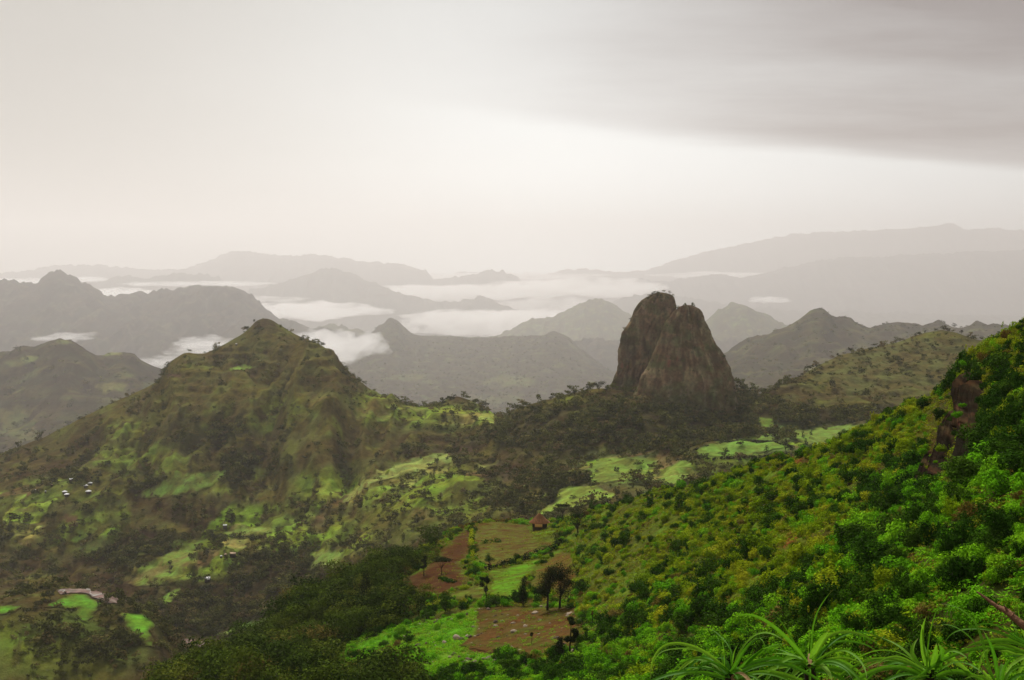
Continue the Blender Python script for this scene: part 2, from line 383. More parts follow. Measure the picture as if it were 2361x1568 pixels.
# the grassy spur: the ground drops away behind its crest
b3b = b3 + .24 * (b4 - b3)
_w = sstep(PXS, 765, 810) * sstep(PXS, 1085, 1040)
b3b[:, 2] -= _w * 13.5
b6 = behind(b5, 40, -14); b7 = behind(b5, 330, -190)
def b_disp(x, y, t):
    px_, _ = proj(np.stack([x, y, 0 * x - 120], -1))
    g = ridged(x / 46 + .35 * gnoise(x / 90, y / 90, 4), y / 210, 3, 21)
    lump = fbm(x / 70, y / 70, 4, 23)
    left = sstep(px_, 1010, 860) * sstep(px_, 120, 260)
    rise = sstep(t, 3.6, 4.2) * sstep(t, 5.85, 5.1)
    d = lump * 5.5 * sstep(t, 2.8, 3.6) * sstep(t, 6.0, 5.3) + left * rise * (g * 11 - 6.5)
    midz = sstep(t, 1.0, 1.6) * sstep(t, 4.2, 3.4)
    d = d + midz * (3.2 * fbm(x / 48, y / 60, 3, 25) + 1.6 * ridged(x / 30, y / 80, 2, 27) * sstep(px_, 1200, 1000))
    d = d + 0.9 * fbm(x / 11, y / 11, 3, 29) * sstep(t, .6, 1.2)
    calm = np.exp(-((t - 6.0) / 0.15) ** 2) * 0.80 + np.exp(-((t - 2.0) / 0.12) ** 2) * .5
    return d * (1 - np.clip(calm, 0, 1))
def b_post(G, T):
    """farmed terraces: low steps along the contours"""
    x, y, z = G[..., 0], G[..., 1], G[..., 2]
    w_ = sstep(fbm(x / 120, y / 120, 2, 33), -.25, .2) * sstep(T, 3.0, 3.3) * sstep(T, 5.9, 5.6)
    q = (z + 1.5 * fbm(x / 40, y / 40, 2, 35)) / 6.5; f = q - np.floor(q)
    return w_ * 6.5 * .55 * (sstep(f, .62, 1.0) - f)
def b_cover(px, py, V, T):
    n = fbm(V[:, 0] / 34, V[:, 1] / 46, 4, 61); n2_ = fbm(V[:, 0] / 110, V[:, 1] / 130, 3, 63)
    n3 = fbm(V[:, 0] / 12, V[:, 1] / 16, 3, 65)
    C = mixc(np.tile(SCRUB, (len(px), 1)), SCRUB2, sstep(n + .4 * n3, -.1, .7))
    C = mixc(C, C3(.055, .034, .018), sstep(n2_, .05, .6) * .6)
    patch = sstep(n2_ * .7 + n * .8 + .3 * n3, .15, .6)
    def gz(cx, cyy, rx, ry, wgt, col=GRASS, thr=.0):
        nonlocal C
        q = np.sqrt(((px - cx) / rx) ** 2 + ((py - cyy) / ry) ** 2) + .35 * n
        C = mixc(C, col, wgt * sstep(q, 1.15, .55) * np.clip(patch + thr, 0, 1))
    gz(985, 1150, 190, 95, .85, GRASS, .35); gz(1040, 965, 130, 40, .95, C3(.15, .18, .04), .45); gz(900, 940, 130, 50, .9, GRASS, .3)
    gz(130, 1190, 190, 90, .9, GRASS, .3); gz(1230, 1140, 130, 50, .7, C3(.11, .13, .045), .3); gz(330, 1070, 130, 60, .85, GRASS, .2)
    gz(660, 900, 120, 70, .5, GRASS, .1); gz(800, 1010, 90, 70, .6, GRASS, .05); gz(560, 960, 150, 50, .5, GRASS, 0); gz(620, 790, 130, 50, .6, C3(.075, .075, .022), .5)
    gz(720, 1240, 190, 70, .85, GRASS, .25); gz(150, 1500, 190, 100, .9, C3(.10, .16, .018), .45); gz(1500, 1080, 280, 60, .9, C3(.105, .14, .045), .6)
    gz(1850, 1010, 200, 45, .95, C3(.11, .16, .05), .7); gz(1600, 960, 90, 40, .7, C3(.13, .15, .045), .1); gz(500, 1130, 120, 60, .5, GRASS, 0)
    gz(420, 1290, 150, 60, .8, GRASS, .25); gz(1290, 920, 90, 14, .5, GRASS, .2); gz(2050, 840, 280, 90, .85, C3(.105, .098, .034), .9)
    gz(900, 1250, 60, 60, .5, C3(.10, .13, .04), .3); gz(450, 850, 70, 16, .4, GRASS, .3)
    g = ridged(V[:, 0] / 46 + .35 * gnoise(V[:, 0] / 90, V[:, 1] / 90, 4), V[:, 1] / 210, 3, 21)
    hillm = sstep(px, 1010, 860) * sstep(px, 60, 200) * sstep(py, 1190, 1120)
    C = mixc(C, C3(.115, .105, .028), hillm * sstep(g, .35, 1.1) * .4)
    C = mixc(C, C3(.036, .028, .012), hillm * sstep(g, -.05, -.8) * .8)  # shrubby gullies darker, grassy ribs lighter; the tones also paint in gully shading
    # small plots: patchwork of crops, stubble and bare earth with rough strips between them
    rot = .35 * V[:, 0] + .94 * V[:, 1]; rx_ = .94 * V[:, 0] - .35 * V[:, 1]
    wq = 9 * fbm(V[:, 0] / 40, V[:, 1] / 40, 2, 73)
    cid, cb = cells(rx_ + wq, rot + wq, 34, 25, 5)
    pal = np.array([(.16, .24, .022), (.23, .29, .035), (.12, .17, .022), (.25, .23, .06), (.13, .085, .035), (.10, .13, .02), (.07, .06, .02), (.19, .27, .03)])
    pc = pal[(cid * 7.99).astype(int)] * (.95 + .45 * ((cid * 37) % 1))[:, None]
    zone = np.zeros_like(px)
    for (cx, cyy, rx, ry, wg) in [(120,1180,190,90,.9),(330,1060,130,50,.6),(620,1210,170,55,.85),(430,1280,150,70,.85),(1000,1120,150,80,.7),(1050,960,120,30,.8),(880,940,90,40,.6),(760,1130,110,60,.6),(1260,1140,90,40,.5),(560,1110,110,40,.5),(1850,1010,190,34,.9),(1580,1075,250,52,.9),(770,1250,120,45,.7),(80,1480,110,60,.5),(680,960,110,60,.45),(300,990,80,30,.35)]:
        q = np.sqrt(((px - cx) / rx) ** 2 + ((py - cyy) / ry) ** 2) + .35 * n
        zone = np.maximum(zone, wg * sstep(q, 1.15, .5))
    C = mixc(C, pc, zone * sstep(cb + .06 * n3, .03, .14) * sstep((cid * 91) % 1 + .3 * n, .15, .35))
    C = mixc(C, DARKWOOD * 1.1, zone * sstep(cb, .07, .02) * .6)
    for (a, b, rx, ry, wgt) in [(1480,985,330,62,.35),(1900,962,230,22,.7),(480,1430,250,70,.7),(330,1270,130,45,.5),(560,1080,120,50,.5),(480,1000,110,40,.55),(330,1110,80,30,.5),(620,1340,130,50,.5),(1180,1010,60,30,.5),(1330,1030,60,40,.6)]:
        C = blob(C, px, py, a, b, rx, ry, DARKWOOD, wgt, 67)
    for (a, b, rx, ry, wgt) in [(330,1235,34,16,.8),(1170,1090,60,22,.5),(880,1282,40,26,.75),(400,866,22,6,.8),(1050,1040,40,14,.5),(730,1200,60,20,.4)]:
        C = blob(C, px, py, a, b, rx, ry, C3(.075, .045, .034), wgt, 69)
    cliff = sstep(np.abs(px - 612), 34, 22) * sstep(py, 775, 755)
    C = mixc(C, C3(.055, .042, .030), cliff * .6)
    return C
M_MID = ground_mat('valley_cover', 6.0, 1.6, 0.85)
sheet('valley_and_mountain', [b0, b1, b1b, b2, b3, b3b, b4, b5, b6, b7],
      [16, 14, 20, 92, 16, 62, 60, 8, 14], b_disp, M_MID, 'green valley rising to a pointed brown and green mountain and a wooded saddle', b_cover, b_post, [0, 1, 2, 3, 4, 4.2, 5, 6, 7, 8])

# ---- farther ranges
def range_cover(base, other, big, seed, green=None, gw=0.5):
    def f(px, py, V, T):
        n = fbm(V[:, 0] / big, V[:, 1] / big, 5, seed)
        C = mixc(np.tile(np.array(base), (len(px), 1)), np.array(other), sstep(n, -.3, .6))
        if green is not None:
            g = fbm(V[:, 0] / (big * .6), V[:, 1] / (big * .35), 3, seed + 5)
            C = mixc(C, np.array(green), gw * sstep(g, .25, .7))
        return C
    return f
def range_disp(big, amp, seed, last, gul=1.0, ax=0.22):
    def f(x, y, t):
        d = amp * fbm(x / big, y / big, 5, seed) + gul * amp * ridged(x / (big * ax), y / (big * 1.2), 3, seed + 9)
        calm = np.exp(-((t - (last - 2)) / 0.16) ** 2) * .96
        return d * (1 - calm) * sstep(t, 0, .15)
    return f
M_C = ground_mat('near_range_cover', 16, 4.0, 0.5)
M_D = ground_mat('far_range_cover', 45, 9.0, 0.42)
c0 = line([(-360,1080,1650),(0,1075,1650),(400,1010,1800),(700,985,2600),(1150,985,2900),(1450,960,2600),(1700,930,1850),(2722,930,1800)], 8, k=1.0001)
c1 = line([(-360,1010,1250),(0,1010,1250),(200,960,1250),(400,930,1400),(800,930,2400),(1150,930,2500),(1420,930,2400),(1640,880,1500),(1900,860,1450),(2361,850,1450),(2722,850,1450)], 10, k=1.62)
c2 = line([(-360,850,1508),(-80,830,1508),(0,819,1508),(48,809,1508),(80,803,1508),(103,797,1508),(120,790,1508),(137,785,1508),(152,785,1508),(164,790,1508),(178,798,1508),(192,806,1514),(222,819,1543),(240,819,1554),(262,815,1560),(280,812,1566),(295,813,1566),(308,819,1566),(328,832,1572),(350,842,1583),(373,850,1595),(430,875,1914),(700,880,3200),(783,834,3550),(800,818,3560),(818,804,3570),(835,784,3580),(848,773,3500),(866,759,3595),(876,752,3600),(886,749,3600),(893,742,3600),(899,737,3600),(908,735,3600),(916,738,3600),(923,746,3600),(930,755,3600),(940,763,3605),(950,770,3610),(970,774,3610),(1040,775,3615),(1080,778,3615),(1125,779,3615),(1160,777,3610),(1194,775,3610),(1245,775,3500),(1262,771,3595),(1275,768,3590),(1285,768,3590),(1298,772,3585),(1314,779,3580),(1331,797,3560),(1351,819,3290),(1382,838,3270),(1416,861,3250),(1480,880,3000),(1600,890,2600),(1640,835,1862),(1680,812,1839),(1732,785,1824),(1773,773,1824),(1809,757,1824),(1830,751,1824),(1849,734,1824),(1862,727,1824),(1878,720,1824),(1893,718,1824),(1905,720,1824),(1914,726,1824),(1924,740,1832),(1934,741,1854),(1948,737,1870),(1962,740,1870),(1985,750,1870),(2003,757,1862),(2020,753,1862),(2039,747,1862),(2068,742,1862),(2090,744,1862),(2108,748,1862),(2127,752,1862),(2145,746,1862),(2163,742,1862),(2176,746,1862),(2195,755,1862),(2212,757,1862),(2230,752,1862),(2251,749,1862),(2280,753,1862),(2317,756,1862),(2361,757,1862),(2722,770,1862)], 0.7, k=1.62)
c3 = behind(c2, 90, -22); c4 = behind(c2, 700, -260)
def c_cover(px, py, V, T):
    n = fbm(V[:, 0] / 60, V[:, 1] / 80, 5, 71); g = fbm(V[:, 0] / 120, V[:, 1] / 90, 3, 75)
    C = mixc(np.tile(C3(.042, .034, .020), (len(px), 1)), C3(.070, .060, .028), sstep(n, -.3, .6))
    C = mixc(C, C3(.12, .13, .045), .55 * sstep(g + .4 * n, .35, .8))
    for (a, b, rx, ry, wgt) in [(65,828,16,8,.9),(255,816,34,5,.9),(150,788,22,5,.6),(252,893,34,10,.8),(290,866,30,7,.6),(30,838,20,7,.6),(1180,880,50,14,.5),(1060,770,60,6,.4),(1150,920,60,10,.4),(950,870,40,9,.4),(20,960,40,20,.5),(60,1000,50,14,.5)]:
        C = blob(C, px, py, a, b, rx, ry, C3(.16, .17, .055), wgt, 77)
    return C
def c_disp(x, y, t):
    g = ridged(x / 95 + .5 * gnoise(x / 200, y / 200, 14), y / 520, 3, 81); l = fbm(x / 190, y / 190, 5, 83)
    calm = np.exp(-((t - 2.0) / 0.13) ** 2) * .9
    return (l * 13 + (g - .4) * 9.5 * sstep(t, .1, .6)) * (1 - calm)
sheet('middle_range', [c0, c1, c2, c3, c4], [50, 90, 6, 10], c_disp, M_C, 'hazy brown hills and a flat topped ridge with a rocky knob beyond the valley', c_cover)

d0 = line([(-360,930,6300),(0,925,6300),(700,905,6700),(1450,905,6900),(1700,880,6000),(2722,880,5600)], 8, k=1.0001)
d1 = line([(-360,905,3700),(0,880,3700),(400,870,3800),(560,860,4000),(650,800,4150),(700,768,4200),(725,758,4200),(749,751,4200),(770,752,4200),(790,755,4200),(825,765,4200),(848,772,4200),(900,798,4300),(1000,800,4600),(1100,792,4750),(1143,777,4800),(1173,765,4800),(1190,755,4800),(1208,745,4800),(1222,740,4800),(1245,737,4800),(1279,733,4800),(1300,720,4800),(1314,713,4800),(1335,703,4800),(1355,696,4800),(1375,691,4800),(1390,692,4800),(1405,698,4790),(1420,710,4780),(1440,724,4750),(1480,745,4600),(1560,765,4300),(1605,752,4050),(1630,738,4000),(1652,721,4000),(1668,711,4000),(1683,704,4000),(1694,702,4000),(1706,701,4000),(1718,704,4000),(1730,710,4000),(1745,719,4000),(1763,728,4000),(1791,742,4000),(1816,753,4000),(1850,775,4000),(1950,800,4000),(2361,810,4000),(2722,820,4000)], 0.8, k=1.85)
sheet('conical_hills', [d0, d1, behind(d1, 150, -40), behind(d1, 900, -300)], [60, 5, 6], range_disp(480, 22, 91, 3, 1.1), M_D,
      'pale green conical hills standing in the haze', range_cover((.06, .055, .03), (.085, .085, .035), 130, 93, (.17, .20, .06), .7))

e0 = line([(-360,900,4700),(600,900,5100),(900,880,5600),(2722,880,6000)], 8, k=1.0001)
e0b = line([(-360,800,4650),(0,795,4650),(300,790,4700),(600,790,4800),(800,800,5200),(1200,800,5300),(2722,800,5300)], 8, k=1.2)
e1 = line([(-360,668,5600),(-80,658,5600),(0,652,5600),(24,651,5600),(38,656,5600),(62,657,5600),(87,654,5600),(94,646,5600),(102,638,5600),(110,634,5600),(127,631,5600),(140,634,5600),(148,642,5600),(164,648,5600),(192,660,5600),(212,668,5600),(233,680,5600),(246,687,5600),(260,690,5600),(294,685,5600),(321,682,5600),(342,686,5600),(349,680,5600),(356,675,5600),(366,673,5600),(380,677,5600),(395,674,5600),(410,671,5600),(445,666,5600),(472,663,5600),(506,661,5600),(525,664,5600),(540,670,5600),(554,677,5600),(581,694,5600),(602,711,5600),(626,728,5600),(660,742,5600),(720,760,5650),(840,782,5700),(1000,800,5800),(1300,800,5800),(1560,790,5600),(2722,790,5600)], 0.7, k=1.2)
sheet('dark_far_range', [e0, e0b, e1, behind(e1, 200, -60), behind(e1, 1000, -260)], [36, 60, 5, 6], range_disp(500, 30, 101, 4, 1.1), M_D,
      'long dark hazy range with a small square summit', range_cover((.035, .028, .022), (.055, .045, .03), 200, 103, (.13, .12, .06), .5))

f0 = line([(-360,800,12000),(2722,800,12000)], 8, k=1.0001)
f1 = line([(-360,668,7600),(0,660,7600),(120,664,7600),(202,650,7600),(232,655,7600),(250,648,7600),(268,640,7600),(284,638,7600),(297,641,7600),(308,647,7600),(342,647,7600),(366,640,7600),(393,633,7600),(420,631,7600),(441,633,7600),(500,642,7600),(540,668,7600),(561,679,7500),(598,666,7400),(625,659,7400),(650,652,7400),(690,638,7400),(718,630,7400),(749,627,7400),(783,628,7400),(804,636,7400),(838,645,7400),(869,655,7400),(886,662,7400),(913,676,7400),(935,686,7400),(944,684,7400),(954,686,7400),(989,695,7400),(1036,700,7400),(1057,697,7400),(1075,692,7400),(1091,690,7400),(1110,690,7400),(1125,691,7400),(1149,703,7400),(1180,716,7400),(1240,730,7500),(1330,735,7600),(1380,712,7600),(1416,697,7600),(1440,689,7600),(1461,683,7600),(1490,682,7600),(1540,688,7600),(1640,700,7600),(1800,720,7600),(2722,740,7600)], 0.7, k=1.9)
sheet('far_range', [f0, f1, behind(f1, 240, -60), behind(f1, 900, -280)], [80, 5, 6], range_disp(900, 42, 111, 3, 1.1), M_D,
      'pale hazy ridge behind the low cloud', range_cover((.05, .045, .035), (.07, .065, .045), 300, 113))

g0 = line([(-360,745,15500),(2722,745,15500)], 8, k=1.0001)
g1 = line([(-360,650,9600),(0,633,9600),(40,630,9600),(75,625,9600),(113,618,9600),(178,614,9600),(239,616,9600),(308,623,9600),(360,628,9600),(420,622,9600),(470,606,9600),(513,592,9600),(561,584,9600),(616,588,9600),(700,592,9600),(800,600,9600),(900,612,9600),(985,625,9500),(1000,648,9300),(1040,645,9200),(1091,634,9200),(1125,626,9200),(1160,628,9200),(1190,640,9000),(1215,670,8900),(1228,668,8900),(1262,665,8900),(1296,671,8900),(1331,684,8900),(1400,684,8900),(1440,668,8900),(1458,664,8900),(1466,662,8900),(1469,650,8900),(1473,644,8900),(1480,642,8900),(1486,648,8900),(1494,652,8900),(1505,653,8900),(1553,648,8900),(1637,640,8900),(1700,643,8900),(1760,630,9000),(1900,600,9100),(2722,560,9200)], 0.6, k=2.0)
sheet('distant_range', [g0, g1, behind(g1, 300, -60), behind(g1, 800, -260)], [60, 5, 6], range_disp(1000, 42, 121, 3, 1.1), M_D,
      'faint distant ranges almost lost in haze', range_cover((.05, .045, .04), (.07, .06, .05), 400, 123))
h0 = line([(-360,700,21500),(2722,700,21500)], 8, k=1.0001)
h1 = line([(-360,650,11800),(0,640,11800),(700,640,11800),(1030,634,11600),(1091,628,11600),(1245,640,11600),(1290,630,11600),(1313,627,11600),(1382,625,11600),(1450,630,11600),(1499,624,11600),(1554,606,11600),(1590,594,11600),(1650,580,11600),(1718,563,11600),(1790,548,11600),(1864,539,11600),(1960,534,11600),(2047,530,11600),(2110,526,11600),(2156,521,11600),(2180,519,11600),(2200,519,11600),(2212,526,11600),(2224,532,11600),(2250,531,11600),(2284,530,11600),(2330,531,11600),(2361,534,11600),(2722,560,11600)], 0.8, k=2.05)
sheet('distant_mountain', [h0, h1, behind(h1, 500, -80), behind(h1, 1200, -400)], [60, 5, 6], range_disp(1400, 50, 131, 3, 1.1), M_D,
      'broad distant mountain fading into pale haze under the grey cloud', range_cover((.045, .04, .035), (.06, .055, .045), 500, 133))
# the ground itself, out to the horizon below everything
gz_ = -1300.0
me = mesh_np('plain', [(-31500, -100, gz_), (31500, -100, gz_), (31500, 39800, gz_), (-31500, 39800, gz_)], [(0, 1, 2, 3)], M_D)
add_color(me, 'cover', np.tile(C3(.05, .045, .035), (4, 1)))
tag(link('lowland', me), 'low ground between the ranges', None, None, 'structure')

# ================================================================== the split rock tower
def lobe_mesh(name, rows, d, deep, mat, n_ang, n_row, disp, cover, sq_=2.5, amp=1.0):
    """rows: (py, left px, right px) from the top down; a closed, rounded column of rock"""
    Rw = np.array(rows, float)
    yy = Rw[0, 0] + (Rw[-1, 0] - Rw[0, 0]) * np.linspace(0, 1, n_row) ** 1.15
    xl = smooth(np.interp(yy, Rw[:, 0], Rw[:, 1]), 1.0); xr = smooth(np.interp(yy, Rw[:, 0], Rw[:, 2]), 1.0)
    if callable(d): d = np.array([d((a_ + b_) / 2, y_) for a_, b_, y_ in zip(xl, xr, yy)]); d = smooth(d, 5)
    L, Rr = at(xl, yy, d), at(xr, yy, d)
    c = (L + Rr) / 2; a = np.maximum((Rr[:, 0] - L[:, 0]) / 2, .05)
    ph = np.linspace(0, 2 * math.pi, n_ang, endpoint=False)
    b = a * deep
    co, si = np.cos(ph), np.sin(ph)
    sq = (np.abs(co) ** sq_ + np.abs(si) ** sq_) ** (-1 / sq_)
    P = np.zeros((n_row, n_ang, 3))
    dd = disp(ph[None, :], c[:, 2][:, None], a[:, None]); dd = (dd - dd.mean()) * amp - .15 * amp
    fade = np.clip(np.arange(n_row) / 5.0, 0, 1)[:, None]
    k = 1 + dd * fade / np.maximum(a[:, None], 2)
    P[..., 0] = c[:, 0][:, None] + a[:, None] * co * sq * k
    P[..., 1] = c[:, 1][:, None] + b[:, None] * si * sq * k
    P[..., 2] = c[:, 2][:, None] + dd * .25 * fade
    ii = np.arange(n_row * n_ang).reshape(n_row, n_ang); jj = np.roll(ii, -1, 1)
    Q = np.stack([ii[:-1], ii[1:], jj[1:], jj[:-1]], -1).reshape(-1, 4)
    V = P.reshape(-1, 3)
    V = np.vstack([V, P[0].mean(0)[None], P[-1].mean(0)[None]])
    t, bo = len(V) - 2, len(V) - 1
    cap = np.array([(ii[0, i], jj[0, i], t, t) for i in range(n_ang)] + [(jj[-1, i], ii[-1, i], bo, bo) for i in range(n_ang)])
    F3 = cap[:, :3]
    me = bpy.data.meshes.new(name)
    me.from_pydata(V.tolist(), [], Q.tolist() + F3.tolist())
    me.polygons.foreach_set('use_smooth', np.ones(len(me.polygons), bool)); me.materials.append(mat); me.update()
    px, py = proj(V); add_color(me, 'cover', cover(px, py, V))
    return me, V, Q
K3 = (1354.6, 651.3, .228)
M_ROCK = ground_mat('rock_face', 2.4, 1.2, 0.85)
def rock_cover(seed):
    def f(px, py, V):
        n = fbm(V[:, 0] / 5, V[:, 2] / 14, 4, seed); n2_ = fbm((V[:, 0] + V[:, 1]) / 14, V[:, 2] / 9, 3, seed + 3)
        C = mixc(np.tile(C3(.155, .102, .056), (len(px), 1)), C3(.28, .20, .118), sstep(n, -.1, .6))
        C = mixc(C, C3(.080, .080, .026), sstep(n2_ + .3 * n, .0, .5) * .65)
        C = mixc(C, C3(.075, .085, .026), sstep(py + 14 * n2_, 880, 915) * .55)
        st = fbm(np.arctan2(V[:, 1] - 940, V[:, 0] - V[:, 0].mean()) * 9, V[:, 2] / 26, 3, seed + 7)
        C = mixc(C, C3(.045, .032, .022), sstep(st, .22, .55) * .5)
        C = mixc(C, C3(.24, .185, .125), sstep(st, -.3, -.6) * .55)
        for (a, b, rx, ry, wgt) in [(1433,842,5,9,.9),(1447,846,3,4,.6),(1543,838,3.5,9,.9),(1562,827,3,8,.8),(1540,822,7,4,.5),(1472,900,2,10,.4),(1453,922,3,6,.6),(1621,800,4,10,.4)]:
            C = blob(C, px, py, a, b, rx, ry, C3(.30, .125, .085), wgt * .8, 91, .35)
        return C
    return f
def left_disp(ph, z, a):
    return 2.0 * fbm(ph * 5 + z * .01, z / 26, 4, 141) + .9 * ridged(ph * 11 + .03 * z, z / 18, 3, 145) - .7 * sstep(gnoise(ph * 9, z / 40 + ph, 147), .35, .6) + 1.5 * ridged(ph * 3.4, z / 60, 3, 143) - .6
def right_disp(ph, z, a):
    g = lambda c, w_: np.exp(-(((ph - c + math.pi) % (2 * math.pi) - math.pi) / w_) ** 2)
    top = sstep(z, -85, -45)
    front = -3.6 * g(-1.35, .10) * top - 2.6 * g(-.95, .09) * top + 1.2 * g(-1.15, .12) * top - 1.6 * g(-2.0, .12)
    return front + 1.5 * fbm(ph * 6 + z * .012, z / 22, 4, 151) + .9 * ridged(ph * 12 + .02 * z, z / 16, 3, 155) - .7 * sstep(gnoise(ph * 10, z / 44 + ph, 157), .35, .6) + 1.5 * ridged(ph * 4.2 + .02 * z, z / 70, 3, 153) - .5
rt = link('rock_tower', None)
tag(rt, 'huge brown rock tower split by a slanting cleft above the wooded saddle', 'rock tower')
Lrows = [(y_, l_, r_) for (l_, y_, r_) in [(722,100,742),(695,108,785),(665,124,818),(635,144,846),(590,165,866),(562,185,880),(528,225,890),(490,290,888),(460,350,850),(435,400,814),(392,460,792),(366,500,774),(350,560,752),(338,610,732),(326,670,710),(316,735,682),(312,780,664),(312,820,644),(300,870,622),(280,930,588),(258,1000,555),(228,1060,525),(200,1110,494),(184,1160,466),(168,1240,430),(152,1330,400)]]
Lrows = [(K3[1] + y * K3[2], K3[0] + l * K3[2], K3[0] + r * K3[2]) for y, l, r in Lrows]
Rrows = [(y_, l_, r_) for (l_, y_, r_) in [(985,228,1030),(960,238,1062),(925,262,1098),(905,282,1120),(880,310,1142),(858,340,1158),(835,368,1166),(812,395,1180),(795,420,1196),(775,470,1222),(755,520,1246),(738,570,1262),(715,630,1295),(695,680,1330),(668,740,1362),(640,800,1398),(605,870,1432),(570,930,1452),(535,1000,1474),(515,1050,1482),(480,1120,1500),(440,1190,1520),(400,1270,1540),(380,1330,1560)]]
Rrows = [(K3[1] + y * K3[2], K3[0] + l * K3[2], K3[0] + r * K3[2]) for y, l, r in Rrows]
mL, VL, QL = lobe_mesh('lobe', Lrows, 988, .80, M_ROCK, 120, 150, left_disp, rock_cover(201), 1.9, .8)
mR, VR, QR = lobe_mesh('lobe', Rrows, 928, .60, M_ROCK, 140, 150, right_disp, rock_cover(211), 1.95, .8)
oL = link('lobe', mL, rt); tag(oL, 'taller left lobe of dark rock, behind the cleft')
oR = link('lobe', mR, rt); tag(oR, 'right lobe of rock with vertical ribs and pink scars')

# rock rib breaking out of the near hillside, near-black to stand for shade
def rib_disp(ph, z, a): return .55 * fbm(ph * 4, z / 3, 4, 161) + .8 * ridged(ph * 3.2, z / 9, 3, 163) - .35
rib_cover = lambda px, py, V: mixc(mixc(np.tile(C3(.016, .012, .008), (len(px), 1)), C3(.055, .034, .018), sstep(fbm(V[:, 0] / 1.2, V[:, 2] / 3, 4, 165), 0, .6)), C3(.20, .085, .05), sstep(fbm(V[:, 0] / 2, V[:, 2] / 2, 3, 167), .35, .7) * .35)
M_RIB = ground_mat('outcrop_face', .7, .16, .6)
ro = link('rock_outcrop', None); tag(ro, 'craggy rock outcrop, darkened for shade, with steep face under bushes on the near hillside', 'rock outcrop')
RIBS = []
_S = SHEETS['near_hillside']; _BN = BVHTree.FromPolygons(_S['V'].tolist(), _S['Q'].tolist())
def near_depth(off):
    def f(px, py):
        for k in range(40):
            h = _BN.ray_cast(Vector((0, 0, 0)), Vector(at(px, py + 2 * k, 1.0).tolist()).normalized())
            if h[0] is not None and h[0].y < 260: return h[0].y + off
        return 130.0
    return f
for k, (rows, dd_, lab) in enumerate([
    ([(858,2236,2262),(868,2224,2276),(885,2215,2285),(905,2209,2283),(930,2203,2270),(955,2200,2262),(985,2198,2255)], near_depth(-2.0), 'upper block of rock, coloured dark as if shaded'),
    ([(948,2190,2212),(960,2184,2226),(985,2176,2232),(1010,2168,2230),(1040,2158,2224),(1070,2150,2218),(1095,2145,2210)], near_depth(-3.0), 'brown lower block catching light on its left edge'),
    ([(1040,2140,2158),(1055,2132,2164),(1080,2124,2168),(1105,2118,2166),(1125,2114,2160)], near_depth(-2.4), 'lowest broken block of rock'),
    ([(878,2236,2272),(900,2228,2300),(930,2224,2312),(960,2220,2316),(1000,2212,2308),(1040,2204,2296),(1085,2196,2276)], near_depth(-1.6), 'block coloured near black for shade, right of the brown one'),  # dark block fills gaps between bushes that are mostly shade
]):
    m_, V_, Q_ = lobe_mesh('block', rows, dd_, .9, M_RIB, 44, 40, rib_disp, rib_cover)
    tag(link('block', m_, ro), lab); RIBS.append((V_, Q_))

# ------------------------------------------------------------------ finding the ground
allV, allQ, off, OWN = [], [], 0, []
for nm in ('near_hillside', 'valley_and_mountain', 'middle_range', 'conical_hills', 'dark_far_range'):
    S = SHEETS[nm]; allV.append(S['V']); allQ.append(S['Q'] + off); off += len(S['V']); OWN += [nm] * len(S['Q'])
for nm, V_, Q_ in [('rock', VL, QL), ('rock', VR, QR)] + [('rib', a, b) for a, b in RIBS]:
    allV.append(V_); allQ.append(Q_ + off); off += len(V_); OWN += [nm] * len(Q_)
BV = BVHTree.FromPolygons(np.vstack(allV).tolist(), np.vstack(allQ).tolist())
def ray(px, py, dmax=1e9):
    d = Vector(at(px, py, 1.0).tolist()).normalized()
    h = BV.ray_cast(Vector((0, 0, 0)), d)
    if h[0] is None or h[0].y > dmax: return None
    return h
def ground(px, py, dmax=1e9, owner=None):
    """first ground seen at px, py or below it, nearer than dmax"""
    for k in range(60):
        h = ray(px, py + k * .8, dmax)
        if h is not None and (owner is None or OWN[h[2]] == owner): return h[0]
    return None
def drop(x, y, z0=900):
    h = BV.ray_cast(Vector((x, y, z0)), Vector((0, 0, -1)))
    return h[0]

